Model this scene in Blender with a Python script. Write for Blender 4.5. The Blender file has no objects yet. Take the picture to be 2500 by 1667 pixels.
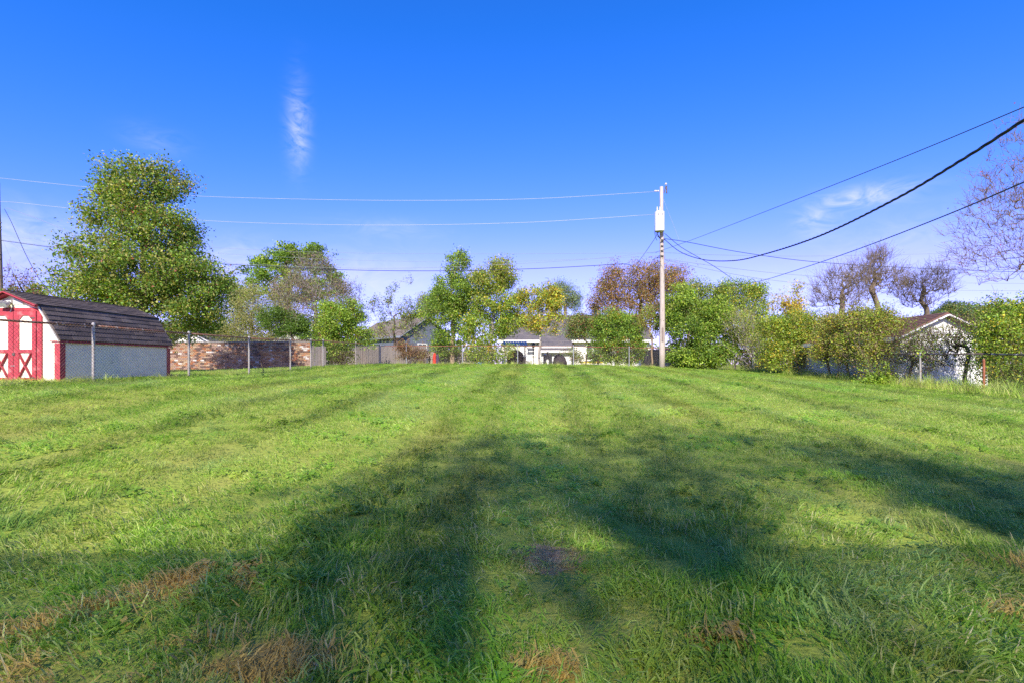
import bpy, math, random
import numpy as np
from mathutils import Vector, Matrix
R = math.radians
random.seed(7)
rng = np.random.default_rng(11)
scene = bpy.context.scene
col = scene.collection

# ------------------------------------------------------------------ camera
EYE = 1.45                      # eye height above the ground at the tripod
FPX = 1180.0                    # focal length in photograph pixels (2500 wide)
PCX, HORY = 1250.0, 888.0       # principal column, horizon row
YAW = R(2.86)
CY, SY = math.cos(YAW), math.sin(YAW)
cam_d = bpy.data.cameras.new('camera')
cam_d.sensor_width = 36.0
cam_d.lens = 36.0 * FPX / 2500.0
cam_d.shift_y = (HORY - 833.5) / 2500.0
cam_d.clip_start = 0.05
cam_d.clip_end = 3000
cam = bpy.data.objects.new('camera', cam_d)
cam.location = (0, 0, EYE)
cam.rotation_euler = (R(90), 0, YAW)
col.objects.link(cam)
scene.camera = cam

# ------------------------------------------------------------------ light
SUN_EL, SUN_AZ = R(35.0), R(5.0)     # shadows run along +Y, a little to +X
sd = Vector((math.sin(SUN_AZ) * math.cos(SUN_EL), math.cos(SUN_AZ) * math.cos(SUN_EL), -math.sin(SUN_EL)))
sun_l = bpy.data.lights.new('sun', 'SUN')
sun_l.energy = 2.35
sun_l.angle = R(0.53)
sun_l.color = (1.0, 0.92, 0.80)
sun = bpy.data.objects.new('sun', sun_l)
sun.rotation_euler = sd.to_track_quat('-Z', 'Y').to_euler()
sun.location = (0, -40, 40)
col.objects.link(sun)

world = bpy.data.worlds.new('World')
scene.world = world
world.use_nodes = True
def build_world():
    nt = world.node_tree
    N, L = nt.nodes, nt.links
    N.clear()
    out = N.new('ShaderNodeOutputWorld')
    bg = N.new('ShaderNodeBackground')
    bg.inputs['Strength'].default_value = 0.085
    sky = N.new('ShaderNodeTexSky')
    sky.sky_type = 'NISHITA'
    sky.sun_disc = False
    sky.sun_elevation = SUN_EL
    sky.sun_rotation = math.pi + SUN_AZ
    sky.air_density = 1.0
    sky.dust_density = 0.25
    sky.ozone_density = 3.0
    sky.altitude = 150
    # deep polarised blue: red falls off faster than in the plain sky model, green is lowered
    sp = N.new('ShaderNodeSeparateColor'); L.new(sky.outputs[0], sp.inputs[0])
    cb = N.new('ShaderNodeCombineColor')
    def m0(op, a, b):
        n = N.new('ShaderNodeMath'); n.operation = op
        for i, v in enumerate((a, b)):
            if isinstance(v, (int, float)): n.inputs[i].default_value = v
            else: L.new(v, n.inputs[i])
        return n.outputs[0]
    fr = m0('MINIMUM', m0('MAXIMUM', m0('ADD', m0('MULTIPLY', sp.outputs[0], 0.23), -0.115), 0.085), 0.56)
    L.new(m0('MULTIPLY', sp.outputs[0], fr), cb.inputs[0])
    fg = m0('MINIMUM', m0('ADD', m0('MULTIPLY', sp.outputs[1], 0.004), 0.415), 0.60)
    L.new(m0('MULTIPLY', sp.outputs[1], fg), cb.inputs[1])
    L.new(sp.outputs[2], cb.inputs[2])
    hs = cb
    tc = N.new('ShaderNodeTexCoord')
    sep = N.new('ShaderNodeSeparateXYZ')
    L.new(tc.outputs['Generated'], sep.inputs[0])
    def m(op, a, b=None, c=None, clamp=False):
        n = N.new('ShaderNodeMath'); n.operation = op; n.use_clamp = clamp
        for i, v in enumerate((a, b, c)):
            if v is None: continue
            if isinstance(v, (int, float)): n.inputs[i].default_value = v
            else: L.new(v, n.inputs[i])
        return n.outputs[0]
    az = m('ARCTAN2', sep.outputs[0], sep.outputs[1])
    el = m('ARCSINE', sep.outputs[2])
    comb = N.new('ShaderNodeCombineXYZ')
    L.new(az, comb.inputs[0]); L.new(el, comb.inputs[1])
    noi = N.new('ShaderNodeTexNoise')
    noi.inputs['Scale'].default_value = 13.0
    noi.inputs['Detail'].default_value = 8.0
    noi.inputs['Roughness'].default_value = 0.62
    noi.inputs['Distortion'].default_value = 1.6
    mp = N.new('ShaderNodeMapping')
    mp.inputs['Scale'].default_value = (1.0, 2.4, 1.0)
    mp.inputs['Rotation'].default_value = (0, 0, R(14))
    L.new(comb.outputs[0], mp.inputs[0]); L.new(mp.outputs[0], noi.inputs['Vector'])
    nz = noi.outputs[0]
    def azel(px, py):
        x = (px - PCX) / FPX
        a = math.atan(x) - YAW
        e = math.atan((HORY - py) / FPX / math.hypot(1, x))
        return a, e
    total = None
    for px, py, w, h, amp, lo, hi in (
            (728, 310, 24, 90, 0.70, 0.34, 0.80), (60, 590, 220, 70, 0.60, 0.30, 0.80),
            (590, 665, 170, 62, 0.55, 0.32, 0.80), (900, 695, 170, 65, 0.55, 0.30, 0.80),
            (2110, 480, 120, 26, 0.75, 0.36, 0.80), (1990, 545, 50, 34, 0.6, 0.34, 0.80),
            (2250, 590, 300, 70, 0.30, 0.30, 0.85), (2000, 700, 400, 50, 0.5, 0.3, 0.85),
            (950, 560, 130, 24, 0.22, 0.30, 0.85), (380, 345, 70, 34, 0.16, 0.30, 0.85),
            
            (-260, 590, 250, 90, 0.5, 0.30, 0.80), (2800, 560, 260, 80, 0.35, 0.30, 0.80)):
        a0, e0 = azel(px, py)
        a1, _ = azel(px + w, py); _, e1 = azel(px, py - h)
        da = m('DIVIDE', m('SUBTRACT', az, a0), abs(a1 - a0))
        de = m('DIVIDE', m('SUBTRACT', el, e0), abs(e1 - e0))
        r2 = m('ADD', m('MULTIPLY', da, da), m('MULTIPLY', de, de))
        g = m('POWER', 2.718, m('MULTIPLY', r2, -1.0))
        s = m('MULTIPLY', m('SMOOTH_MIN', 1.0, m('MAXIMUM', m('DIVIDE', m('SUBTRACT', nz, lo), hi - lo), 0.0), 0.1), m('MULTIPLY', g, amp))
        total = s if total is None else m('ADD', total, s)
    mix = N.new('ShaderNodeMix'); mix.data_type = 'RGBA'
    L.new(m('MINIMUM', m('MULTIPLY', total, 1.55), 0.9), mix.inputs[0])
    L.new(hs.outputs[0], mix.inputs[6])
    mix.inputs[7].default_value = (2.6, 2.8, 3.3, 1)
    L.new(mix.outputs[2], bg.inputs['Color'])
    L.new(bg.outputs[0], out.inputs[0])
build_world()
vs = scene.view_settings
vs.view_transform = 'Standard'
vs.look = 'None'
vs.exposure = 1.9
vs.gamma = 1.0
vs.use_curve_mapping = False
cy = scene.cycles
cy.max_bounces = 9; cy.diffuse_bounces = 8; cy.glossy_bounces = 2
cy.transmission_bounces = 4; cy.transparent_max_bounces = 6
cy.caustics_reflective = False; cy.caustics_refractive = False
cy.use_denoising = False

# ------------------------------------------------------------------ helpers
def at(px, py, D):
    """world point seen at photograph pixel (px, py) at camera depth D"""
    x = (px - PCX) / FPX * D
    return Vector((x * CY - D * SY, x * SY + D * CY, EYE + (HORY - py) / FPX * D))
def depth_x(px, X):
    t = (px - PCX) / FPX
    return X / (t * CY - SY)
def depth_y(px, Y):
    t = (px - PCX) / FPX
    return Y / (t * SY + CY)

def tag(o, label=None, cat=None, group=None, kind=None):
    if label: o['label'] = label
    if cat: o['category'] = cat
    if group: o['group'] = group
    if kind: o['kind'] = kind
    return o
def empty(name, loc, rz=0.0):
    o = bpy.data.objects.new(name, None)
    o.empty_display_size = 0.2
    o.location = loc; o.rotation_euler = (0, 0, rz)
    col.objects.link(o)
    return o
def link_mesh(name, me, material, parent=None, loc=None, rz=None):
    if material is not None and not me.materials: me.materials.append(material)
    o = bpy.data.objects.new(name, me)
    col.objects.link(o)
    if parent is not None: o.parent = parent
    if loc is not None: o.location = loc
    if rz is not None: o.rotation_euler = (0, 0, rz)
    return o

class MB:
    """collects simple solids, links them as ONE mesh"""
    def __init__(s): s.v = []; s.f = []
    def add(s, vs, fs):
        b = len(s.v); s.v += [tuple(p) for p in vs]; s.f += [tuple(i + b for i in f) for f in fs]; return s
    def box(s, x0, x1, y0, y1, z0, z1, M=None):
        p = [Vector((x, y, z)) for z in (z0, z1) for y in (y0, y1) for x in (x0, x1)]
        if M is not None: p = [M @ q for q in p]
        return s.add(p, [(0, 2, 3, 1), (4, 5, 7, 6), (0, 1, 5, 4), (1, 3, 7, 5), (3, 2, 6, 7), (2, 0, 4, 6)])
    def bar(s, a, b, w, h, up=(0, 0, 1)):
        a = Vector(a); b = Vector(b); d = (b - a); L = d.length; d.normalize()
        u = Vector(up); x = d.cross(u)
        if x.length < 1e-4: x = d.cross(Vector((1, 0, 0)))
        x.normalize(); z = x.cross(d).normalized()
        M = Matrix((x, d, z)).transposed().to_4x4(); M.translation = a
        return s.box(-w / 2, w / 2, 0, L, -h / 2, h / 2, M)
    def tube(s, pts, r, n=8, cap=True):
        pts = [Vector(p) for p in pts]
        rs = r if isinstance(r, (list, tuple)) else [r] * len(pts)
        rings = []
        for i, p in enumerate(pts):
            d = (pts[min(i + 1, len(pts) - 1)] - pts[max(i - 1, 0)]).normalized()
            u = Vector((0, 0, 1)) if abs(d.z) < 0.95 else Vector((0, 1, 0))
            x = d.cross(u).normalized(); y = x.cross(d)
            rings.append([p + (x * math.cos(2 * math.pi * k / n) + y * math.sin(2 * math.pi * k / n)) * rs[i] for k in range(n)])
        vs = [q for ring in rings for q in ring]
        fs = []
        for i in range(len(pts) - 1):
            for k in range(n):
                k2 = (k + 1) % n
                fs.append((i * n + k, i * n + k2, (i + 1) * n + k2, (i + 1) * n + k))
        if cap:
            fs.append(tuple(range(n))[::-1]); b = (len(pts) - 1) * n; fs.append(tuple(range(b, b + n)))
        return s.add(vs, fs)
    def lathe(s, prof, n=12, c=(0, 0, 0)):
        c = Vector(c)
        vs = [c + Vector((r * math.cos(2 * math.pi * k / n), r * math.sin(2 * math.pi * k / n), z)) for r, z in prof for k in range(n)]
        fs = []
        for i in range(len(prof) - 1):
            for k in range(n):
                k2 = (k + 1) % n
                fs.append((i * n + k, i * n + k2, (i + 1) * n + k2, (i + 1) * n + k))
        fs.append(tuple(range(n))[::-1]); b = (len(prof) - 1) * n; fs.append(tuple(range(b, b + n)))
        return s.add(vs, fs)
    def prism(s, poly, y0, y1):
        """poly in the XZ plane, pushed from y0 to y1"""
        n = len(poly)
        vs = [(x, y0, z) for x, z in poly] + [(x, y1, z) for x, z in poly]
        fs = [tuple(range(n)), tuple(range(2 * n - 1, n - 1, -1))]
        for i in range(n):
            j = (i + 1) % n
            fs.append((i, i + n, j + n, j))
        return s.add(vs, fs)
    def mesh(s, name, smooth=False):
        me = bpy.data.meshes.new(name)
        me.from_pydata(s.v, [], s.f); me.validate(); me.update()
        if smooth: me.polygons.foreach_set('use_smooth', [True] * len(me.polygons))
        return me
    def build(s, name, material, parent=None, loc=None, rz=None, smooth=False):
        return link_mesh(name, s.mesh(name, smooth), material, parent, loc, rz)

# ------------------------------------------------------------------ materials
MATS = {}
def mat(name, c1, c2=None, rough=0.8, scale=6.0, bump=0.0, bscale=40.0, stretch=(1, 1, 1), spec=0.3, metal=0.0, c3=None, s3=1.0, t3=(0.5, 0.62), detail=5.0):
    m = bpy.data.materials.new(name); m.use_nodes = True
    nt = m.node_tree; N, L = nt.nodes, nt.links
    p = N['Principled BSDF']
    p.inputs['Roughness'].default_value = rough
    p.inputs['Specular IOR Level'].default_value = spec
    p.inputs['Metallic'].default_value = metal
    geo = N.new('ShaderNodeNewGeometry')
    mp = N.new('ShaderNodeMapping'); mp.inputs['Scale'].default_value = stretch
    L.new(geo.outputs['Position'], mp.inputs[0])
    c2 = c2 or tuple(x * 0.72 for x in c1)
    n1 = N.new('ShaderNodeTexNoise'); n1.inputs['Scale'].default_value = scale; n1.inputs['Detail'].default_value = detail
    L.new(mp.outputs[0], n1.inputs['Vector'])
    r1 = N.new('ShaderNodeMapRange'); r1.inputs[1].default_value = 0.32; r1.inputs[2].default_value = 0.68
    L.new(n1.outputs[0], r1.inputs[0])
    mx = N.new('ShaderNodeMix'); mx.data_type = 'RGBA'
    L.new(r1.outputs[0], mx.inputs[0])
    mx.inputs[6].default_value = (*c1, 1); mx.inputs[7].default_value = (*c2, 1)
    last = mx.outputs[2]
    if c3:
        n3 = N.new('ShaderNodeTexNoise'); n3.inputs['Scale'].default_value = s3; n3.inputs['Detail'].default_value = 7
        L.new(mp.outputs[0], n3.inputs['Vector'])
        r3 = N.new('ShaderNodeMapRange'); r3.inputs[1].default_value = t3[0]; r3.inputs[2].default_value = t3[1]
        L.new(n3.outputs[0], r3.inputs[0])
        m3 = N.new('ShaderNodeMix'); m3.data_type = 'RGBA'
        L.new(r3.outputs[0], m3.inputs[0]); L.new(last, m3.inputs[6]); m3.inputs[7].default_value = (*c3, 1)
        last = m3.outputs[2]
    L.new(last, p.inputs['Base Color'])
    if bump:
        nb = N.new('ShaderNodeTexNoise'); nb.inputs['Scale'].default_value = bscale; nb.inputs['Detail'].default_value = 4
        L.new(mp.outputs[0], nb.inputs['Vector'])
        b = N.new('ShaderNodeBump'); b.inputs['Strength'].default_value = bump; b.inputs['Distance'].default_value = 0.02
        L.new(nb.outputs[0], b.inputs['Height']); L.new(b.outputs[0], p.inputs['Normal'])
    MATS[name] = m
    return m

mat('red_paint', (0.40, 0.045, 0.06), (0.33, 0.04, 0.055), rough=0.7, scale=9, bump=0.15, c3=(0.52, 0.16, 0.16), s3=5, t3=(0.56, 0.72))
mat('cream_panel', (0.88, 0.80, 0.63), (0.80, 0.73, 0.57), rough=0.75, scale=3, bump=0.12, stretch=(1, 1, 3), c3=(0.5, 0.48, 0.4), s3=4, t3=(0.62, 0.8))
mat('white_paint', (0.78, 0.77, 0.74), (0.70, 0.69, 0.66), rough=0.7, scale=2, bump=0.05)
mat('vinyl_white', (0.76, 0.74, 0.70), (0.70, 0.68, 0.64), rough=0.6, scale=1.5)
mat('vinyl_grey', (0.135, 0.155, 0.195), (0.115, 0.13, 0.165), rough=0.6, scale=2)
mat('shingle_dark', (0.105, 0.080, 0.068), (0.075, 0.057, 0.048), rough=0.95, scale=30, bump=0.4, bscale=120, c3=(0.13, 0.10, 0.09), s3=2.5, t3=(0.48, 0.7))
mat('shingle_dark_2', (0.085, 0.066, 0.058), (0.06, 0.047, 0.041), rough=0.95, scale=30, bump=0.4, bscale=120, c3=(0.11, 0.09, 0.085), s3=2.5, t3=(0.5, 0.7))
mat('shingle_dark_3', (0.125, 0.096, 0.080), (0.09, 0.07, 0.058), rough=0.95, scale=30, bump=0.4, bscale=120, c3=(0.14, 0.115, 0.1), s3=2.5, t3=(0.48, 0.7))
mat('roof_grey', (0.13, 0.12, 0.125), (0.095, 0.088, 0.095), rough=0.95, scale=5, stretch=(1, 1, 5), bump=0.3, c3=(0.17, 0.15, 0.14), s3=1.2, t3=(0.5, 0.7))
mat('roof_tan', (0.20, 0.165, 0.14), (0.15, 0.12, 0.10), rough=0.95, scale=5, stretch=(1, 1, 5), bump=0.3)
mat('roof_brown', (0.16, 0.085, 0.065), (0.115, 0.06, 0.048), rough=0.95, scale=5, stretch=(1, 1, 5), bump=0.3)
mat('galv', (0.44, 0.415, 0.38), (0.33, 0.305, 0.275), rough=0.5, scale=14, metal=0.35, spec=0.5, c3=(0.30, 0.20, 0.13), s3=6, t3=(0.58, 0.74))
mat('galv_clean', (0.36, 0.375, 0.39), (0.29, 0.30, 0.315), rough=0.45, scale=10, metal=0.4, spec=0.5)
mat('rust', (0.24, 0.11, 0.065), (0.17, 0.07, 0.04), rough=0.9, scale=20, c3=(0.36, 0.28, 0.22), s3=9, t3=(0.55, 0.7))
mat('rust_dark', (0.12, 0.085, 0.075), (0.07, 0.055, 0.05), rough=0.8, scale=20, c3=(0.34, 0.30, 0.28), s3=5, t3=(0.52, 0.66))
mat('rust_red', (0.33, 0.12, 0.065), (0.24, 0.08, 0.04), rough=0.9, scale=14)
mat('wire', (0.20, 0.175, 0.155), (0.14, 0.10, 0.08), rough=0.7, scale=3, metal=0.2)
mat('wire_rust', (0.22, 0.14, 0.10), (0.15, 0.08, 0.05), rough=0.8, scale=3)
mat('pole_wood', (0.46, 0.40, 0.34), (0.34, 0.29, 0.24), rough=0.9, scale=7, stretch=(6, 6, 0.7), bump=0.4, bscale=18, c3=(0.20, 0.16, 0.13), s3=3.0, t3=(0.60, 0.72))
mat('pole_dark', (0.24, 0.19, 0.16), (0.17, 0.13, 0.11), rough=0.9, scale=7, stretch=(6, 6, 0.7), bump=0.4, bscale=18)
mat('board_grey', (0.21, 0.185, 0.165), (0.15, 0.13, 0.115), rough=0.95, scale=5, stretch=(8, 8, 0.8), bump=0.3, bscale=12)
mat('board_light', (0.33, 0.28, 0.235), (0.25, 0.21, 0.175), rough=0.95, scale=5, stretch=(8, 8, 0.8), bump=0.3, bscale=12)
mat('black_plastic', (0.025, 0.024, 0.026), (0.018, 0.017, 0.019), rough=0.45, scale=8, spec=0.4)
mat('black_cloth', (0.045, 0.035, 0.04), (0.025, 0.02, 0.024), rough=0.8, scale=9, bump=0.5, bscale=14)
mat('black_cable', (0.03, 0.032, 0.036), (0.02, 0.022, 0.026), rough=0.6, scale=5, spec=0.35)
mat('grey_cable', (0.22, 0.24, 0.27), (0.18, 0.2, 0.23), rough=0.6, scale=5)
mat('pale_cable', (0.46, 0.46, 0.47), (0.38, 0.38, 0.40), rough=0.5, scale=2, metal=0.2)
mat('transformer_grey', (0.66, 0.66, 0.65), (0.58, 0.58, 0.57), rough=0.5, scale=4, spec=0.4)
mat('porcelain', (0.62, 0.58, 0.55), (0.5, 0.46, 0.42), rough=0.3, scale=5)
mat('red_cloth', (0.62, 0.045, 0.025), (0.45, 0.03, 0.018), rough=0.85, scale=8, bump=0.4, bscale=12)
mat('plum_cloth', (0.075, 0.04, 0.085), (0.045, 0.025, 0.05), rough=0.85, scale=8, bump=0.4, bscale=12)
mat('blue_tarp', (0.025, 0.075, 0.42), (0.02, 0.055, 0.32), rough=0.45, scale=6, spec=0.5, c3=(0.12, 0.25, 0.55), s3=3, t3=(0.55, 0.7))
mat('blue_bag', (0.13, 0.28, 0.52), (0.10, 0.22, 0.45), rough=0.4, scale=6)
mat('yellow_paint', (0.60, 0.46, 0.05), (0.52, 0.40, 0.05), rough=0.6, scale=4)
mat('fascia_blue', (0.24, 0.26, 0.31), (0.2, 0.22, 0.27), rough=0.6, scale=3)
mat('brick_red', (0.22, 0.085, 0.065), (0.16, 0.06, 0.05), rough=0.95, scale=12, stretch=(1, 1, 3))
mat('mortar', (0.34, 0.29, 0.23), (0.28, 0.24, 0.19), rough=0.95, scale=10)
mat('cap_stone', (0.27, 0.25, 0.23), (0.20, 0.185, 0.17), rough=0.95, scale=8)
mat('soil', (0.40, 0.26, 0.12), (0.24, 0.15, 0.07), rough=1.0, scale=25, bump=0.4, bscale=60, c3=(0.42, 0.29, 0.15), s3=18, t3=(0.5, 0.7), spec=0.1)
mat('bark', (0.22, 0.165, 0.115), (0.13, 0.10, 0.07), rough=0.95, scale=14, stretch=(1, 1, 0.3), bump=0.5, bscale=30)
mat('bark_pale', (0.36, 0.32, 0.28), (0.25, 0.22, 0.19), rough=0.95, scale=10, stretch=(1, 1, 0.4), bump=0.4, bscale=30)
mat('bark_dark', (0.13, 0.10, 0.07), (0.08, 0.062, 0.045), rough=0.95, scale=12, stretch=(1, 1, 0.4), bump=0.4, bscale=30)
mat('bark_tan', (0.30, 0.225, 0.15), (0.21, 0.155, 0.10), rough=0.95, scale=12, stretch=(1, 1, 0.4))
mat('hinge', (0.16, 0.13, 0.12), (0.1, 0.08, 0.07), rough=0.6, metal=0.5)
mat('vent_grey', (0.48, 0.48, 0.5), (0.42, 0.42, 0.44), rough=0.6)
BRICKS = []
for k, c in enumerate([(0.34, 0.22, 0.17), (0.36, 0.235, 0.14), (0.40, 0.20, 0.10), (0.33, 0.13, 0.06), (0.17, 0.095, 0.065), (0.13, 0.085, 0.07), (0.60, 0.55, 0.50), (0.44, 0.32, 0.21)]):
    BRICKS.append(mat('brick_clay_%d' % k, c, tuple(x * 0.8 for x in c), rough=0.95, scale=25, bump=0.2, bscale=60))

def glass_mat():
    m = bpy.data.materials.new('window_glass'); m.use_nodes = True
    p = m.node_tree.nodes['Principled BSDF']
    p.inputs['Base Color'].default_value = (0.10, 0.115, 0.13, 1)
    p.inputs['Roughness'].default_value = 0.08
    p.inputs['Specular IOR Level'].default_value = 0.6
    MATS['glass'] = m
glass_mat()

def leaf_material(name, attr='Col', rough=0.55, trans=0.38):
    m = bpy.data.materials.new(name); m.use_nodes = True
    nt = m.node_tree; N, L = nt.nodes, nt.links
    p = N['Principled BSDF']; out = N['Material Output']
    p.inputs['Roughness'].default_value = rough
    p.inputs['Specular IOR Level'].default_value = 0.35
    a = N.new('ShaderNodeAttribute'); a.attribute_name = attr
    L.new(a.outputs['Color'], p.inputs['Base Color'])
    tr = N.new('ShaderNodeBsdfTranslucent')
    hs = N.new('ShaderNodeHueSaturation'); hs.inputs['Value'].default_value = 1.5; hs.inputs['Saturation'].default_value = 1.15; hs.inputs['Hue'].default_value = 0.49
    L.new(a.outputs['Color'], hs.inputs['Color']); L.new(hs.outputs[0], tr.inputs['Color'])
    mx = N.new('ShaderNodeMixShader'); mx.inputs[0].default_value = trans
    L.new(p.outputs[0], mx.inputs[1]); L.new(tr.outputs[0], mx.inputs[2]); L.new(mx.outputs[0], out.inputs[0])
    MATS[name] = m
leaf_material('leaf')

# ------------------------------------------------------------------ terrain
CTRL = np.array([
    (0, 0, 0), (-3, 0, .08), (4, 0, -.05), (0, 3, .12), (0, 6, .30), (0, 10, .56), (0, 15, .87), (0, 20, 1.12), (0, 25, 1.27), (0, 30, 1.37), (0, 36, 1.38),
    (-9.93, 7, .98), (-9.93, 10.4, 1.05), (-9.93, 14, 1.06), (-9.93, 18, 1.12), (-9.93, 22, 1.28), (-9.93, 30, 1.37),
    (-7.5, 7, .74), (-7, 3, .38), (-5, 10, .78), (-5, 20, 1.15), (-5, 30, 1.38), (-14, 12, 1.05), (-16, 20, 1.05), (-20, 28, 1.08), (-12, 0, .55), (-12, 36, 1.36),
    (13.3, 15, .53), (13.2, 20, .67), (13.3, 26, .88), (13.3, 31, .97), (13.2, 8, .25), (13, 0, -.1), (6, 7, .30), (7, 14, .70), (7, 20, .93), (7, 27, 1.13), (8, 30, 1.20),
    (16, 19, .42), (20, 15, .40), (20, 25, .7), (20, 35, .95), (8, 36, 1.25),
    (0, 50, 1.30), (30, 60, 1.1), (-30, 60, 1.2), (0, 80, 1.2), (-45, 30, 1.1), (45, 30, .9), (0, -12, -.15), (20, -15, -.2), (-20, -15, .1), (50, 70, 1.1), (-50, 70, 1.1)], float)
def _tps():
    P = CTRL[:, :2]; n = len(P)
    d = np.linalg.norm(P[:, None] - P[None], axis=2)
    K = np.where(d > 0, d * d * np.log(d + 1e-9), 0) + np.eye(n) * 0.6
    A = np.zeros((n + 3, n + 3)); A[:n, :n] = K; A[:n, n] = 1; A[:n, n + 1:] = P; A[n, :n] = 1; A[n + 1:, :n] = P.T
    return np.linalg.solve(A, np.concatenate([CTRL[:, 2], np.zeros(3)]))
TW = _tps()
def gz(x, y):
    x = np.atleast_1d(np.asarray(x, float)); y = np.atleast_1d(np.asarray(y, float))
    n = len(CTRL)
    z = TW[n] + TW[n + 1] * x + TW[n + 2] * y
    for i in range(n):
        d2 = (x - CTRL[i, 0]) ** 2 + (y - CTRL[i, 1]) ** 2
        z = z + TW[i] * 0.5 * d2 * np.log(d2 + 1e-9)
    r = np.hypot(x, y - 20)
    w = np.clip((r - 35) / 35, 0, 1); w = w * w * (3 - 2 * w)
    return z * (1 - w) + 1.15 * w
def g(x, y): return float(gz(x, y)[0])

SOIL = at(1345, 1363, 2.9)     # bare patch on the near lawn
for _ in range(6):
    dd = (EYE - g(SOIL.x, SOIL.y)) * FPX / (1363 - HORY); SOIL = at(1345, 1363, dd)

# colour patches shared by the ground sheet and the blades (what grows there, not light)
def grass_masks(nt, pos):
    N, L = nt.nodes, nt.links
    def noise(scale, detail=3, stretch=(1, 1, 1), off=(0, 0, 0)):
        mp = N.new('ShaderNodeMapping'); mp.inputs['Scale'].default_value = stretch; mp.inputs['Location'].default_value = off
        L.new(pos, mp.inputs[0])
        n = N.new('ShaderNodeTexNoise'); n.inputs['Scale'].default_value = scale; n.inputs['Detail'].default_value = detail
        L.new(mp.outputs[0], n.inputs['Vector']); return n.outputs[0]
    def ramp(v, a, b):
        r = N.new('ShaderNodeMapRange'); r.interpolation_type = 'SMOOTHSTEP'
        r.inputs[1].default_value = a; r.inputs[2].default_value = b; L.new(v, r.inputs[0]); return r.outputs[0]
    def m(op, a, b):
        n = N.new('ShaderNodeMath'); n.operation = op
        for i, v in enumerate((a, b)):
            if isinstance(v, (int, float)): n.inputs[i].default_value = v
            else: L.new(v, n.inputs[i])
        return n.outputs[0]
    def spot(x, y, rx, ry, rot=0):
        mp = N.new('ShaderNodeMapping'); mp.vector_type = 'TEXTURE'
        mp.inputs['Location'].default_value = (x, y, 0); mp.inputs['Rotation'].default_value = (0, 0, rot); mp.inputs['Scale'].default_value = (rx, ry, 1000)
        L.new(pos, mp.inputs[0])
        ln = N.new('ShaderNodeVectorMath'); ln.operation = 'LENGTH'; L.new(mp.outputs[0], ln.inputs[0])
        return ramp(ln.outputs['Value'], 1.15, 0.45)
    # straw coloured thatch near the front left corner and in streaks
    dry_n = ramp(noise(2.6, 5, off=(3, 1, 0)), 0.46, 0.62)
    spots = None
    for s in DRY_SPOTS:
        v = spot(*s); spots = v if spots is None else m('MAXIMUM', spots, v)
    dry = m('MULTIPLY', spots, ramp(noise(3.5, 5, off=(7, 2, 0)), 0.40, 0.64))
    dry2 = m('MULTIPLY', ramp(noise(0.55, 4, stretch=(1.6, 0.5, 1), off=(1, 9, 0)), 0.52, 0.70), 0.55)
    blue = ramp(noise(0.75, 3, off=(11, 4, 0)), 0.55, 0.68)
    lush = ramp(noise(1.0, 4, stretch=(1, .6, 1), off=(5, 17, 0)), 0.48, 0.62)
    return dry, dry2, blue, lush
def gpt(px, py):
    D = 3.0
    for _ in range(12):
        p = at(px, py, D); D = (EYE - g(p.x, p.y)) * FPX / (py - HORY)
    return at(px, py, D)
DRY_SPOTS = []
for px, py, rx, ry, rot in ((60, 1640, .9, .38, .2), (300, 1480, .8, .14, .75), (420, 1420, .30, .12, .6), (520, 1450, .30, .16, .3), (560, 1620, .55, .25, 0), (700, 1640, .4, .2, 0),
                            (2470, 1380, .35, .12, .2), (2480, 1500, .22, .14, 0), (1330, 1640, .2, .12, 0), (230, 1600, .6, .3, .3), (1400, 1400, .13, .08, 0),
                             (1750, 1560, .2, .12, 0)):
    p = gpt(px, py); DRY_SPOTS.append((p.x, p.y, rx, ry, rot))

def ground_material():
    m = bpy.data.materials.new('lawn_ground'); m.use_nodes = True
    nt = m.node_tree; N, L = nt.nodes, nt.links
    p = N['Principled BSDF']; p.inputs['Roughness'].default_value = 1.0; p.inputs['Specular IOR Level'].default_value = 0.1
    geo = N.new('ShaderNodeNewGeometry')
    dry, dry2, blue, lush = grass_masks(nt, geo.outputs['Position'])
    n = N.new('ShaderNodeTexNoise'); n.inputs['Scale'].default_value = 22; n.inputs['Detail'].default_value = 8
    L.new(geo.outputs['Position'], n.inputs['Vector'])
    def mix(f, a, b):
        x = N.new('ShaderNodeMix'); x.data_type = 'RGBA'
        if isinstance(f, float): x.inputs[0].default_value = f
        else: L.new(f, x.inputs[0])
        for i, v in ((6, a), (7, b)):
            if isinstance(v, tuple): x.inputs[i].default_value = (*v, 1)
            else: L.new(v, x.inputs[i])
        return x.outputs[2]
    c = mix(n.outputs[0], (0.15, 0.20, 0.025), (0.33, 0.38, 0.07))
    c = mix(dry2, c, (0.30, 0.28, 0.07))
    c = mix(dry, c, (0.32, 0.22, 0.06))
    L.new(c, p.inputs['Base Color'])
    b = N.new('ShaderNodeBump'); b.inputs['Strength'].default_value = 0.8; b.inputs['Distance'].default_value = 0.03
    L.new(n.outputs[0], b.inputs['Height']); L.new(b.outputs[0], p.inputs['Normal'])
    return m
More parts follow.
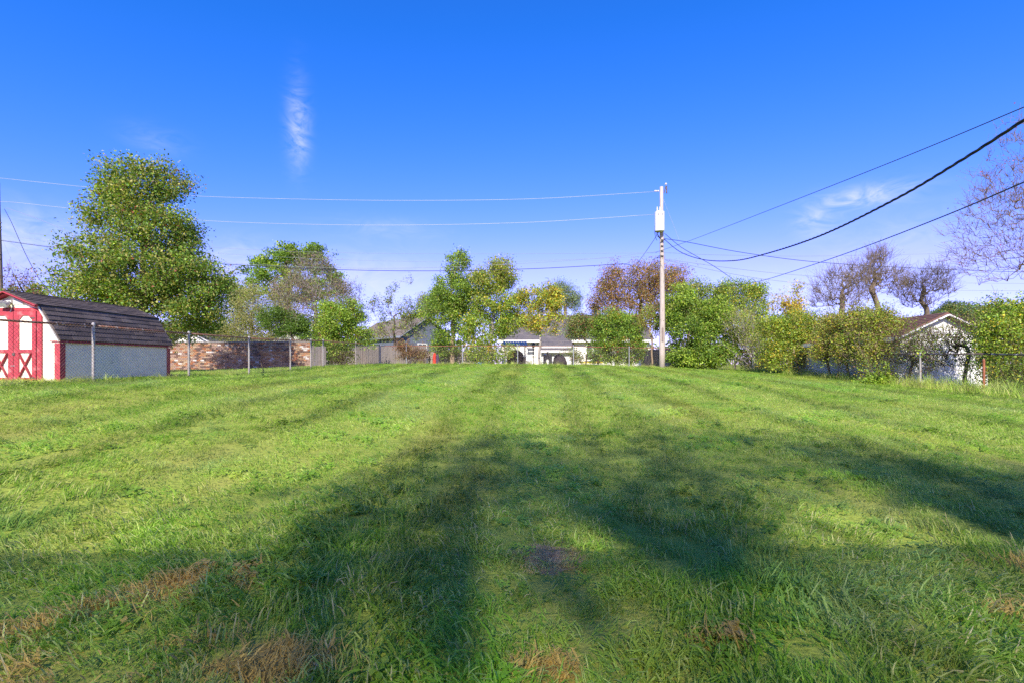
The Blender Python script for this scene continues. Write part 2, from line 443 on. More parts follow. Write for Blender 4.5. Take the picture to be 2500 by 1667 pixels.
def grass_material():
    m = bpy.data.materials.new('grass_blade'); m.use_nodes = True
    nt = m.node_tree; N, L = nt.nodes, nt.links
    p = N['Principled BSDF']; out = N['Material Output']
    p.inputs['Roughness'].default_value = 0.48; p.inputs['Specular IOR Level'].default_value = 0.14
    geo = N.new('ShaderNodeNewGeometry')
    dry, dry2, blue, lush = grass_masks(nt, geo.outputs['Position'])
    tb = N.new('ShaderNodeAttribute'); tb.attribute_name = 'tint'
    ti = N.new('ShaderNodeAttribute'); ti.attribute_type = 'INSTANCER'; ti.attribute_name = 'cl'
    def mix(f, a, b):
        x = N.new('ShaderNodeMix'); x.data_type = 'RGBA'
        if isinstance(f, float): x.inputs[0].default_value = f
        else: L.new(f, x.inputs[0])
        for i, v in ((6, a), (7, b)):
            if isinstance(v, tuple): x.inputs[i].default_value = (*v, 1)
            else: L.new(v, x.inputs[i])
        return x.outputs[2]
    def m2(op, a, b):
        n = N.new('ShaderNodeMath'); n.operation = op; n.use_clamp = True
        for i, v in enumerate((a, b)):
            if isinstance(v, (int, float)): n.inputs[i].default_value = v
            else: L.new(v, n.inputs[i])
        return n.outputs[0]
    rp = N.new('ShaderNodeValToRGB')
    e = rp.color_ramp.elements
    e[0].position = 0.0; e[0].color = (0.13, 0.27, 0.018, 1)
    e[1].position = 1.0; e[1].color = (0.44, 0.36, 0.17, 1)
    for pos, c in ((0.3, (0.23, 0.39, 0.04)), (0.55, (0.37, 0.52, 0.085)), (0.80, (0.54, 0.60, 0.17)), (0.92, (0.64, 0.55, 0.25))):
        x = e.new(pos); x.color = (*c, 1)
    L.new(tb.outputs['Fac'], rp.inputs[0])
    c = rp.outputs[0]
    c = mix(m2('MULTIPLY', blue, 0.42), c, (0.31, 0.43, 0.16))
    c = mix(m2('MULTIPLY', lush, 0.45), c, (0.16, 0.38, 0.018))
    c = mix(m2('MULTIPLY', dry2, 0.62), c, (0.52, 0.50, 0.10))
    c = mix(m2('MULTIPLY', m2('LESS_THAN', tb.outputs['Fac'], dry), 0.95), c, (0.60, 0.43, 0.12))
    hv = N.new('ShaderNodeHueSaturation')
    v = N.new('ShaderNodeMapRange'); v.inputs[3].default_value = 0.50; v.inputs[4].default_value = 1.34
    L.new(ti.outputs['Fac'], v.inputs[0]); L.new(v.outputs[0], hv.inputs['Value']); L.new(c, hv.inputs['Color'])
    L.new(hv.outputs[0], p.inputs['Base Color'])
    nm = N.new('ShaderNodeVectorMath'); nm.operation = 'MULTIPLY_ADD'
    L.new(geo.outputs['Normal'], nm.inputs[0]); nm.inputs[1].default_value = (.8, .8, .8); nm.inputs[2].default_value = (0, 0, .75)
    nn = N.new('ShaderNodeVectorMath'); nn.operation = 'NORMALIZE'; L.new(nm.outputs[0], nn.inputs[0]); L.new(nn.outputs[0], p.inputs['Normal'])
    tr = N.new('ShaderNodeBsdfTranslucent')
    h2 = N.new('ShaderNodeHueSaturation'); h2.inputs['Value'].default_value = 1.7; h2.inputs['Hue'].default_value = 0.49
    L.new(hv.outputs[0], h2.inputs['Color']); L.new(h2.outputs[0], tr.inputs['Color'])
    mx = N.new('ShaderNodeMixShader'); mx.inputs[0].default_value = 0.45
    L.new(p.outputs[0], mx.inputs[1]); L.new(tr.outputs[0], mx.inputs[2]); L.new(mx.outputs[0], out.inputs[0])
    MATS['grass'] = m
    return m

def build_ground():
    def axis(lo, hi, dense_lo, dense_hi, fine, coarse):
        a = [dense_lo]
        while a[-1] < dense_hi: a.append(a[-1] + fine)
        s = fine; x = a[-1]
        while x < hi: s = min(s * 1.35, coarse); x += s; a.append(x)
        s = fine; x = a[0]; pre = []
        while x > lo: s = min(s * 1.35, coarse); x -= s; pre.append(x)
        return np.array(pre[::-1] + a)
    xs = axis(-700, 700, -16, 20, 0.5, 60); ys = axis(-120, 1200, -4, 40, 0.5, 60)
    X, Y = np.meshgrid(xs, ys)
    Z = gz(X.ravel(), Y.ravel())
    V = np.stack([X.ravel(), Y.ravel(), Z], 1)
    nx, ny = len(xs), len(ys)
    i = np.arange(ny - 1)[:, None] * nx + np.arange(nx - 1)[None]
    Fq = np.stack([i, i + 1, i + nx + 1, i + nx], 2).reshape(-1, 4)
    me = quads_mesh('lawn', V, Fq)
    me.polygons.foreach_set('use_smooth', np.ones(len(Fq), bool))
    tag(link_mesh('lawn', me, ground_material()), 'mown green lawn rising towards the back fence', None, None, 'structure')
def quads_mesh(name, V, Fq, k=4):
    me = bpy.data.meshes.new(name)
    V = np.ascontiguousarray(V, np.float32); Fq = np.ascontiguousarray(Fq, np.int32)
    me.vertices.add(len(V)); me.vertices.foreach_set('co', V.ravel())
    me.loops.add(len(Fq) * k); me.loops.foreach_set('vertex_index', Fq.ravel())
    me.polygons.add(len(Fq)); me.polygons.foreach_set('loop_start', np.arange(0, len(Fq) * k, k, dtype=np.int32))
    me.update(calc_edges=True)
    return me
build_ground()

# ------------------------------------------------------------------ grass
def clump_mesh(name, n, rad, l0, l1, w0, w1, lean, seed, flat=0.35, tint=(0, 1)):
    r = np.random.default_rng(seed)
    V = []; F = []; T = []
    for _ in range(n):
        rr = rad * math.sqrt(r.random()); th = r.random() * 6.283
        x, y = rr * math.cos(th), rr * math.sin(th)
        L = r.uniform(l0, l1); w = r.uniform(w0, w1)
        yaw = r.normal(math.pi / 2, 0.9); ln = abs(r.normal(lean, flat))
        d = np.array([math.cos(yaw), math.sin(yaw)]); tw = r.random() * 3.14
        s = np.array([math.cos(tw), math.sin(tw)]) * w / 2
        pts = []; ang = ln * 0.35; px, pz = 0.0, -0.008
        for k, seg in enumerate((0.4, 0.35, 0.25)):
            pts.append((px, pz)); px += math.sin(ang) * L * seg; pz += math.cos(ang) * L * seg; ang += ln * 0.75
        pts.append((px, pz))
        b = len(V)
        for k, (u, z) in enumerate(pts[:-1]):
            f = (1.0, 0.95, 0.7)[k]
            c = np.array([x, y]) + d * u
            V.append((*(c - s * f), z)); V.append((*(c + s * f), z))
        c = np.array([x, y]) + d * pts[-1][0]
        V.append((*c, pts[-1][1]))
        F += [(b, b + 1, b + 3, b + 2), (b + 2, b + 3, b + 5, b + 4), (b + 4, b + 5, b + 6)]
        t = r.beta(1.3, 1.5) * (tint[1] - tint[0]) + tint[0]
        T += [t] * 7
    me = bpy.data.meshes.new(name); me.from_pydata(V, [], F)
    a = me.attributes.new('tint', 'FLOAT', 'POINT'); a.data.foreach_set('value', np.array(T, np.float32))
    me.materials.append(MATS['grass'])
    return me
def clover_mesh(name, n, rad, size, seed):
    r = np.random.default_rng(seed); V = []; F = []; T = []
    for _ in range(n):
        rr = rad * math.sqrt(r.random()); th = r.random() * 6.283
        c = np.array([rr * math.cos(th), rr * math.sin(th), r.uniform(0.02, 0.055)])
        a0 = r.random() * 6.28; s = size * r.uniform(0.6, 1.2)
        for k in range(3):
            a = a0 + k * 2.094
            d = np.array([math.cos(a), math.sin(a), r.uniform(-.25, .25)]); q = np.array([-math.sin(a), math.cos(a), 0])
            b = len(V)
            V += [tuple(c), tuple(c + d * s * .6 + q * s * .45), tuple(c + d * s), tuple(c + d * s * .6 - q * s * .45)]
            F.append((b, b + 1, b + 2, b + 3)); T += [r.uniform(0.15, 0.5)] * 4
    me = bpy.data.meshes.new(name); me.from_pydata(V, [], F)
    a = me.attributes.new('tint', 'FLOAT', 'POINT'); a.data.foreach_set('value', np.array(T, np.float32))
    me.materials.append(MATS['grass'])
    return me
grass_material()
def scatter(name, label, meshes, P, rot, scl, idx, cl):
    cc = bpy.data.collections.new(name + '_source')
    for k, me in enumerate(meshes):
        cc.objects.link(bpy.data.objects.new('%s_source_%02d' % (name, k), me))
    me = bpy.data.meshes.new(name)
    me.vertices.add(len(P)); me.vertices.foreach_set('co', np.ascontiguousarray(P, np.float32).ravel())
    def at_(n, t, a, key='value'):
        x = me.attributes.new(n, t, 'POINT'); x.data.foreach_set(key, np.ascontiguousarray(a).ravel())
    at_('rot', 'FLOAT_VECTOR', rot.astype(np.float32), 'vector'); at_('scl', 'FLOAT', scl.astype(np.float32))
    at_('idx', 'INT', idx.astype(np.int32)); at_('cl', 'FLOAT', cl.astype(np.float32))
    o = link_mesh(name, me, MATS['grass'])
    ng = bpy.data.node_groups.new(name + '_nodes', 'GeometryNodeTree')
    ng.interface.new_socket('Geometry', in_out='INPUT', socket_type='NodeSocketGeometry')
    ng.interface.new_socket('Geometry', in_out='OUTPUT', socket_type='NodeSocketGeometry')
    N, L = ng.nodes, ng.links
    gi = N.new('NodeGroupInput'); go = N.new('NodeGroupOutput')
    ci = N.new('GeometryNodeCollectionInfo'); ci.inputs['Collection'].default_value = cc
    ci.inputs['Separate Children'].default_value = True; ci.inputs['Reset Children'].default_value = True
    ip = N.new('GeometryNodeInstanceOnPoints'); ip.inputs['Pick Instance'].default_value = True
    def na(n, t):
        x = N.new('GeometryNodeInputNamedAttribute'); x.data_type = t; x.inputs['Name'].default_value = n
        return [s for s in x.outputs if s.enabled and s.name == 'Attribute'][0]
    L.new(gi.outputs[0], ip.inputs['Points']); L.new(ci.outputs[0], ip.inputs['Instance'])
    L.new(na('idx', 'INT'), ip.inputs['Instance Index']); L.new(na('scl', 'FLOAT'), ip.inputs['Scale'])
    er = N.new('FunctionNodeEulerToRotation'); L.new(na('rot', 'FLOAT_VECTOR'), er.inputs[0]); L.new(er.outputs[0], ip.inputs['Rotation'])
    L.new(ip.outputs[0], go.inputs[0])
    md = o.modifiers.new('scatter', 'NODES'); md.node_group = ng
    tag(o, label, None, None, 'stuff')
    return o
def in_view(x, y, z, m=0.30):
    xc = x * CY + y * SY; D = -x * SY + y * CY
    t = xc / np.maximum(D, 0.05)
    v = (EYE - z) / np.maximum(D, .05)
    return (D > 0.7) & (np.abs(t) < 1.06 + m) & (v < 0.66 + m + 0.1)
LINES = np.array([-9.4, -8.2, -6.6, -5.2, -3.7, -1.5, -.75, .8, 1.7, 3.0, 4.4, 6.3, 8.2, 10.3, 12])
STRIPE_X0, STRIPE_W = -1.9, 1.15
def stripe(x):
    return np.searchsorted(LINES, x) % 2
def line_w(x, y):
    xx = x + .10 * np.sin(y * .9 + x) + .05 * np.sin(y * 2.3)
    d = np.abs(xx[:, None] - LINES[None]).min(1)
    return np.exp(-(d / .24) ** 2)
def build_grass():
    near = [clump_mesh('g%d' % k, 46, 0.13, 0.022, 0.062, 0.0028, 0.006, 0.95, 20 + k) for k in range(6)]
    near += [clump_mesh('b%d' % k, 22, 0.13, 0.035, 0.10, 0.004, 0.0085, 1.05, 40 + k, tint=(.05, .8)) for k in range(3)]
    near += [clump_mesh('n%d' % k, 40, 0.13, 0.045, 0.115, 0.0036, 0.0075, 0.75, 60 + k) for k in range(4)]
    near += [clump_mesh('w%d' % k, 18, 0.12, 0.07, 0.17, 0.006, 0.011, 0.9, 64 + k, tint=(.05, .85)) for k in range(3)]
    near += [clover_mesh('c0', 16, 0.12, 0.022, 5), clover_mesh('c1', 9, 0.10, 0.032, 6)]
    zones = [(1.0, 3.6, 120, 1.0), (3.6, 7.0, 95, 1.05), (7.0, 13, 85, 1.2), (13, 20, 52, 1.4), (20, 30.4, 38, 1.6)]
    PP, RR, SS, II, CC = [], [], [], [], []
    for y0, y1, dens, sc in zones:
        x0, x1 = -min(y1 * 1.25 + .6, 10.4), min(y1 * 1.15 + .6, 13.6)
        n = int((x1 - x0) * (y1 - y0) * dens)
        x = rng.uniform(x0, x1, n); y = rng.uniform(y0, y1, n); z = gz(x, y)
        k = in_view(x, y, z)
        ds = np.hypot((x - SOIL.x) / 0.20, (y - SOIL.y) / 0.20) + rng.normal(0, .12, n)
        k &= (ds > 1.0)
        x, y, z = x[k], y[k], z[k]; n = len(x)
        st = stripe(x)
        yaw = np.where(st == 0, 0.0, math.pi) + rng.normal(0, 0.45, n)
        lw = line_w(x, y) * (.8 + .3 * np.sin(y * .7 + 3 * np.sin(x)))
        if y0 < 3: yaw += rng.normal(0, 0.8, n)
        tx = -.30 + rng.normal(0, .12, n); ty = rng.normal(0, .10, n)
        lo = 0.75 + 0.5 * rng.random(n)
        patch = 0.5 + 0.5 * np.sin(x * 2.1 + 1.3 * np.sin(y * 1.7)) * np.sin(y * 2.6 + 1.1 * np.sin(x * 1.9))
        close = rng.random(n) < np.clip((4.6 - y) / 1.6, 0, 1)
        idx = np.where(close, rng.integers(9, 13, n), rng.integers(0, 6, n))
        wide = rng.random(n) < (0.10 + 0.30 * patch) * (1.0 if y0 < 7 else 0.4)
        idx = np.where(wide, np.where(close, rng.integers(13, 16, n), rng.integers(6, 9, n)), idx)
        clv = rng.random(n) < (0.05 * (1 if y0 < 7 else .3) + 0.14 * (patch > .82))
        idx = np.where(clv, rng.integers(16, 18, n), idx)
        PP.append(np.stack([x, y, z], 1)); RR.append(np.stack([tx, ty, yaw], 1)); SS.append(sc * lo * (0.85 + .3 * patch) * (1 + .22 * lw)); II.append(idx); CC.append(np.clip((rng.random(n) * .6 + .25 * patch + .15 * st) * (1 - .95 * np.clip(lw, 0, 1)), 0, 1))  # light and dark of the mowing stripes also put into clump brightness
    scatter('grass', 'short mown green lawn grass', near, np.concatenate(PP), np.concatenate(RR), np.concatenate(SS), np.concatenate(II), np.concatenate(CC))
    # neighbours' lawn beyond the left fence
    P, Rr = [], []
    x = rng.uniform(-24, -10.4, 5200); y = rng.uniform(9, 29, 5200); z = gz(x, y)
    k = in_view(x, y, z) & ~((x > -13) & (x < -10.55) & (y > 10.2) & (y < 13.5)); x, y, z = x[k], y[k], z[k]; n = len(x)
    far = near[:6]
    scatter('neighbour_grass', 'grass of the next yard beyond the chain link fence', far, np.stack([x, y, z], 1), np.stack([rng.normal(0, .1, n), rng.normal(0, .1, n), rng.uniform(0, 6.28, n)], 1), rng.uniform(1.3, 2.2, n), rng.integers(0, 6, n), rng.random(n))
    # tall weeds along the fences
    tall = [clump_mesh('t%d' % k, 26, 0.16, 0.18, 0.55, 0.004, 0.009, 0.6, 70 + k, 0.35, (.35, 1.08)) for k in range(4)]
    tall += [clump_mesh('s%d' % k, 20, 0.14, 0.10, 0.26, 0.004, 0.010, 0.6, 80 + k, 0.4, (.0, .6)) for k in range(3)]
    xs, ys, ss = [], [], []
    n = 520; y_ = rng.uniform(7, 30, n); xs.append(-9.95 + rng.normal(0, .10, n)); ys.append(y_); ss.append(rng.uniform(.25, .55, n))
    n = 1300; y_ = rng.uniform(9, 30, n); xs.append(13.22 + rng.normal(0, .26, n)); ys.append(y_); ss.append(rng.uniform(.5, 1.25, n) * np.where(y_ < 19, 1.15, .9))
    n = 620; x_ = rng.uniform(-9.8, 13, n); xs.append(x_); ys.append(30.1 + rng.normal(0, .18, n)); ss.append(rng.uniform(.35, .8, n))
    x = np.concatenate(xs); y = np.concatenate(ys); s = np.concatenate(ss); z = gz(x, y); n = len(x)
    cl = rng.random(n)
    scatter('tall_grass', 'long uncut grass and dry weeds along the chain link fences', tall, np.stack([x, y, z], 1), np.stack([rng.normal(0, .15, n), rng.normal(0, .15, n), rng.uniform(0, 6.28, n)], 1), s, rng.integers(0, 7, n), cl)
    # dry straw ring round the bare patch
    straw = [clump_mesh('d%d' % k, 30, 0.05, 0.03, 0.085, 0.002, 0.004, 1.1, 90 + k, .4, (.9, 1.1)) for k in range(2)]
    n = 110; a = rng.uniform(0, 6.28, n); rr = np.abs(rng.normal(.85, .35, n))
    w = (np.cos(a + 0.7) > -.1) | (rng.random(n) < .45)
    a, rr = a[w], rr[w]; n = len(a)
    x = SOIL.x + .17 * rr * np.cos(a); y = SOIL.y + .17 * rr * np.sin(a)
    scatter('dry_straw', 'dry straw coloured grass round the bare soil patch', straw, np.stack([x, y, gz(x, y) + .004], 1), np.stack([rng.normal(0, .1, n), rng.normal(0, .1, n), rng.uniform(0, 6.28, n)], 1), rng.uniform(.6, 1.2, n), rng.integers(0, 2, n), rng.random(n))
build_grass()
def soil_patch():
    V = []; F = []
    nr, na = 10, 40
    for i in range(nr + 1):
        for k in range(na):
            a = k / na * 6.2832; r = i / nr * (1 + .10 * math.sin(a * 3 + 1) + .06 * math.sin(a * 7))
            x = SOIL.x + .21 * r * math.cos(a); y = SOIL.y + .21 * r * math.sin(a)
            V.append((x, y, g(x, y) + .004 + (.014 * (1 - (i / nr) ** 2)) * random.uniform(.4, 1.2)))
    for i in range(nr):
        for k in range(na):
            k2 = (k + 1) % na; F.append((i * na + k, i * na + k2, (i + 1) * na + k2, (i + 1) * na + k))
    me = bpy.data.meshes.new('soil_patch'); me.from_pydata(V, [], F)
    me.polygons.foreach_set('use_smooth', [True] * len(F))
    tag(link_mesh('soil_patch', me, MATS['soil']), 'bare dark soil patch in the near lawn', None, None, 'structure')
soil_patch()

# ------------------------------------------------------------------ plants
def edges_mesh(name, p0, p1, r0, r1, k=4):
    d = p1 - p0; L = np.linalg.norm(d, axis=1, keepdims=True); d = d / np.maximum(L, 1e-6)
    u = np.where(np.abs(d[:, 2:3]) < .9, np.array([[0, 0, 1.]]), np.array([[1., 0, 0]]))
    x = np.cross(d, u); x /= np.linalg.norm(x, axis=1, keepdims=True); y = np.cross(x, d)
    V = []
    for p, r in ((p0, r0), (p1, r1)):
        for j in range(k):
            a = 2 * math.pi * j / k
            V.append(p + (x * math.cos(a) + y * math.sin(a)) * r[:, None])
    V = np.stack(V, 1)                      # n, 2k, 3
    n = len(p0); b = np.arange(n)[:, None] * (2 * k)
    F = np.concatenate([np.stack([b[:, 0] + j, b[:, 0] + (j + 1) % k, b[:, 0] + k + (j + 1) % k, b[:, 0] + k + j], 1)[:, None] for j in range(k)], 1)
    return V.reshape(-1, 3), F.reshape(-1, 4)
def leaves_mesh(name, C, size, cols, r, hang=0.0, asp=0.55):
    n = len(C)
    a = r.normal(size=(n, 3)); a[:, 2] -= hang; a /= np.linalg.norm(a, axis=1, keepdims=True)
    q = r.normal(size=(n, 3)); q[:, 2] += .6
    b = np.cross(q, a); b /= np.linalg.norm(b, axis=1, keepdims=True)
    nn = np.cross(a, b)
    l = size[:, None]
    V = np.stack([C - a * l * .5, C + b * l * asp * .5 + nn * l * .12, C + a * l * .5, C - b * l * asp * .5 + nn * l * .12], 1)
    F = np.arange(n * 4).reshape(n, 4)
    me = quads_mesh(name, V.reshape(-1, 3), F)
    ca = me.color_attributes.new('Col', 'FLOAT_COLOR', 'POINT')
    cc = np.ones((n, 4, 4), np.float32); cc[:, :, :3] = cols[:, None]
    ca.data.foreach_set('color', cc.ravel())
    return me
def plant(name, label, cat, D, base, blobs, tips, leaves, leaf, pal, group=None, trunk_r=.1, bark='bark', stems=1, cl=.35, twig=0.0, ntw=0, seed=None, hang=.2, shell=.55,
          trunk_top=None, lean=0.0, rt=.006, base_z=None, pgrad=None, up=0.0, depth=1.0, spread=.35, asp=.55, nmin=None, dens=1.9, pw=.62, shoots=None, slen=.7):
    """D camera depth; base px column; blobs (px, py, rx, ry, weight) in photograph pixels; builds a thing with trunk and crown"""
    r = np.random.default_rng(seed if seed is not None else abs(hash(label)) % 9999)
    s = D / FPX
    b0 = at(base, HORY, D); bz = g(b0.x, b0.y) if base_z is None else base_z
    root = empty(name, (b0.x, b0.y, bz))
    tag(root, label, cat, group)
    ux = np.array([CY, SY, 0]); uy = np.array([-SY, CY, 0])
    sh = (cl + (.45 * twig if ntw else 0)) / s * .38
    blobs = [(b_[0], b_[1], max(b_[2] - sh, b_[2] * .55), max(b_[3] - sh * .8, b_[3] * .55)) + tuple(b_[4:]) for b_ in blobs]
    W = np.array([bl[4] if len(bl) > 4 else bl[2] * bl[3] for bl in blobs], float); W /= W.sum()
    T = []
    ki = r.choice(len(blobs), tips, p=W)
    for i in ki:
        bl = blobs[i]
        v = r.normal(size=3); v /= np.linalg.norm(v); v *= r.random() ** (1 / 3 * shell * 1.0 + (1 - shell) * .2)
        c = np.array(at(bl[0], bl[1], D)) - np.array([b0.x, b0.y, bz])
        T.append(c + ux * v[0] * bl[2] * s + uy * v[1] * min(bl[2], bl[3] * 1.6) * s * depth + np.array([0, 0, v[2] * bl[3] * s]))
    T = np.array(T); T = T[T[:, 2] > .08]
    top = T[:, 2].max(); cen = T.mean(0)
    nodes = []; par = []
    for k in range(stems):
        a = r.random() * 6.28; off = (0 if stems == 1 else r.uniform(.05, spread)) * np.array([math.cos(a), math.sin(a), 0])
        tt = (trunk_top if trunk_top else .62) * top * (1 if stems == 1 else r.uniform(.5, 1.0))
        tgt = np.array([cen[0] * .7 + lean * tt, cen[1] * .7, tt]) + (0 if stems == 1 else 1) * np.array([off[0] * 5, off[1] * 3, 0])
        nseg = 7; last = -1
        for j in range(nseg + 1):
            f = j / nseg
            p = off + (tgt - off) * np.array([f ** 1.3, f ** 1.3, f]) + r.normal(size=3) * np.array([.03, .03, 0]) * top * .25 * (0 < j)
            p[2] = max(p[2], -0.05) if j else -0.12
            nodes.append(p); par.append(last if last >= 0 else -1); last = len(nodes) - 1
    order = np.argsort(np.linalg.norm((T - cen) * np.array([1, 1, .6]), axis=1))
    tipn = []
    cap = len(nodes) + 3 * len(T) + 5
    NA = np.zeros((cap, 3)); NA[:len(nodes)] = nodes; cnt = len(nodes)
    zmin = .12 * top if nmin is None else nmin
    for i in order:
        t = T[i]
        dv = t - NA[:cnt]; dd = np.linalg.norm(dv, axis=1)
        cost = dd * (1 + .9 * np.clip(-dv[:, 2] / np.maximum(dd, 1e-6), 0, 1)) + np.where(NA[:cnt, 2] < zmin, top * .5, 0)
        j = int(np.argmin(cost)); p = NA[j].copy(); dist = dd[j]; last = j
        for f in (.36, .7):
            q = p + (t - p) * f + r.normal(size=3) * dist * .07 + np.array([0, 0, (1 if up >= 0 else -1) * dist * (.06 + abs(up)) * math.sin(math.pi * f)])
            NA[cnt] = q; par.append(last); last = cnt; cnt += 1
        NA[cnt] = t; par.append(last); tipn.append(cnt); cnt += 1
    par = np.array(par); NA = NA[:cnt]
    load = np.zeros(cnt); load[tipn] = 1
    for i in range(cnt - 1, -1, -1):
        if par[i] >= 0: load[par[i]] += load[i]
    mx = max(load.max(), 1)
    rad = np.maximum(rt, trunk_r * (load / mx) ** pw)
    e = np.where(par >= 0)[0]
    r1 = rad[e]; r0 = np.minimum(rad[par[e]], r1 * 1.5 + .002)
    P0, P1 = NA[par[e]], NA[e]
    if ntw:
        base_i = r.choice(np.concatenate([np.array(tipn)] * 2 + [np.arange(cnt)[load <= 4]]), len(tipn) * ntw)
        o = NA[base_i]; d = r.normal(size=(len(o), 3)); dirn = o - cen * np.array([1, 1, .5]); dirn /= np.maximum(np.linalg.norm(dirn, axis=1, keepdims=True), 1e-6)
        d = d * .55 + dirn * .8 + np.array([0, 0, .25 + up]); d /= np.linalg.norm(d, axis=1, keepdims=True)
        L_ = twig * r.uniform(.4, 1.2, (len(o), 1))
        mid = o + d * L_ * .5 + r.normal(size=o.shape) * L_ * .06; end = o + d * L_ + r.normal(size=o.shape) * L_ * .12
        P0 = np.concatenate([P0, o, mid]); P1 = np.concatenate([P1, mid, end])
        m_ = len(o)
        r0 = np.concatenate([r0, np.full(m_, rt * .9), np.full(m_, rt * .7)]); r1 = np.concatenate([r1, np.full(m_, rt * .7), np.full(m_, rt * .4)])
        twig_pts = np.concatenate([mid, end])
    else: twig_pts = None
    ns = (16 if cat == 'shrub' else 10) if shoots is None else shoots
    shoot_pts = None
    if ns:
        tp = NA[np.array(tipn)]
        w_ = np.clip((tp[:, 2] / top - .45), 0.02, 1) ** 1.5; w_ /= w_.sum()
        o = tp[r.choice(len(tp), ns * 2, p=w_)]
        L_ = slen * r.uniform(.35, 1.15, (len(o), 1)); d = r.normal(size=(len(o), 3)) * .28 + np.array([0, 0, 1]); d += (o - cen) * np.array([.35, .35, 0]) / max(top, .1); d /= np.linalg.norm(d, axis=1, keepdims=True)
        mid = o + d * L_ * .5; end = mid + (d + r.normal(size=o.shape) * .18) * L_ * .5
        P0 = np.concatenate([P0, o, mid]); P1 = np.concatenate([P1, mid, end])
        r0 = np.concatenate([r0, np.full(len(o), rt), np.full(len(o), rt * .8)]); r1 = np.concatenate([r1, np.full(len(o), rt * .8), np.full(len(o), rt * .5)])
        f = r.random((len(o), 14, 1)); shoot_pts = (o[:, None] * (1 - f) + end[:, None] * f).reshape(-1, 3)
    big = r1 > .03
    Vs, Fs, o_ = [], [], 0
    for mk, k in ((big, 7), (~big, 3)):
        if mk.any():
            V, F = edges_mesh('t', P0[mk], P1[mk], r0[mk], r1[mk], k)
            Vs.append(V); Fs.append(F + o_); o_ += len(V)
    me = quads_mesh('trunk', np.concatenate(Vs), np.concatenate(Fs))
    me.polygons.foreach_set('use_smooth', np.ones(len(me.polygons), bool))
    link_mesh('trunk', me, MATS[bark], root)
    if leaves:
        n = int(leaves * dens)
        src = NA[np.array(tipn)] if twig_pts is None else np.concatenate([NA[np.array(tipn)], twig_pts])
        wt = r.gamma(1.3, 1.0, len(src)) + .12; wt /= wt.sum()
        ii = r.choice(len(src), n, p=wt)
        tb_ = r.uniform(.68, 1.3, len(src))
        C = src[ii] + np.clip(r.normal(size=(n, 3)), -1.7, 1.7) * cl * np.array([1, 1, .75])
        cw = np.array([c[1] for c in pal], float); cw /= cw.sum()
        pc = np.array([c[0] for c in pal], float)
        # each clump leans to one tone, each leaf varies
        tone = r.choice(len(pal), len(src), p=cw)
        pick = np.where(r.random(n) < .45, tone[ii], r.choice(len(pal), n, p=cw))
        if pgrad is not None:       # colour follows the height of the leaf on the plant (autumn tops)
            f = np.clip((C[:, 2] / top - pgrad[0]) / max(pgrad[1] - pgrad[0], 1e-3), 0, 1)
            sw = r.random(n) < f * pgrad[3]
            pick = np.where(sw, pgrad[2], pick)
        cols = pc[pick] * 2.4 * r.uniform(.75, 1.25, (n, 1))
        cols = cols * tb_[ii][:, None]
        if shoot_pts is not None:
            m_ = min(len(shoot_pts), int(n * .12)); sp_ = shoot_pts[r.permutation(len(shoot_pts))[:m_]]
            C = np.concatenate([C, sp_ + r.normal(size=sp_.shape) * .05]); cols = np.concatenate([cols, pc[r.choice(len(pal), m_, p=cw)] * 2.15 * r.uniform(.8, 1.3, (m_, 1))])
        k = C[:, 2] > .03
        C, cols = C[k], cols[k]
        me = leaves_mesh('crown', C, leaf * 1.12 * r.uniform(.5, 1.3, len(C)), cols, r, hang, asp * 1.2)
        link_mesh('crown', me, MATS['leaf'], root)
    return root
DG = (.035, .065, .010); MG = (.065, .11, .016); YG = (.15, .19, .022); LG = (.10, .155, .02); OL = (.13, .125, .03); YE = (.24, .185, .02); RD = (.13, .042, .025); RU = (.115, .065, .03)
BR = (.085, .055, .032); GG = (.085, .115, .05); PA = (.15, .14, .055); OR = (.22, .125, .025); MV = (.085, .06, .045)

plant('pear_tree', 'big dense green pear tree standing behind the barn shed', 'tree', 21, 345,
      [(330, 470, 80, 70), (400, 450, 50, 55), (285, 480, 45, 55), (340, 570, 125, 80), (340, 670, 165, 90), (230, 720, 85, 70), (460, 700, 90, 80), (360, 770, 185, 70), (500, 740, 50, 50), (430, 600, 50, 90), (520, 690, 28, 26)],
      700, 50000, .092, [(DG, 3), (MG, 3.2), (LG, 1.6), (OL, 3.8), (YG, .5), (RD, .12)], trunk_r=.22, cl=.26, twig=.5, ntw=2, seed=3, trunk_top=.75)
plant('sumac_sapling', 'spindly sapling with sparse red leaves behind the shed ridge', 'tree', 24, 40,
      [(45, 690, 45, 36), (100, 680, 24, 22), (60, 720, 60, 20)], 60, 260, .08, [(BR, 3), (OR, .6), (RD, 1), (OL, 1)], trunk_r=.05, bark='bark_dark', cl=.14, twig=.5, ntw=3, seed=5)
plant('background_shrub', 'low green bush top showing over the shed ridge', 'shrub', 27, 75, [(80, 712, 40, 16), (50, 730, 60, 24)], 40, 2600, .10, [(MG, 3), (OL, 2), (OR, .6)], trunk_r=.05, cl=.2, seed=6)
plant('locust_tree', 'tall bright green tree with twin tops behind the pale olive tree', 'tree', 50, 700,
      [(690, 630, 55, 34), (725, 615, 40, 22), (780, 632, 42, 34), (635, 660, 40, 32), (720, 690, 110, 50), (560, 700, 32, 20), (590, 720, 50, 28), (800, 690, 40, 40)], 210, 14000, .19, [(MG, 3), (LG, 3), (DG, 1.6), (YG, .8)], trunk_r=.3, cl=.34, seed=8, hang=.5)
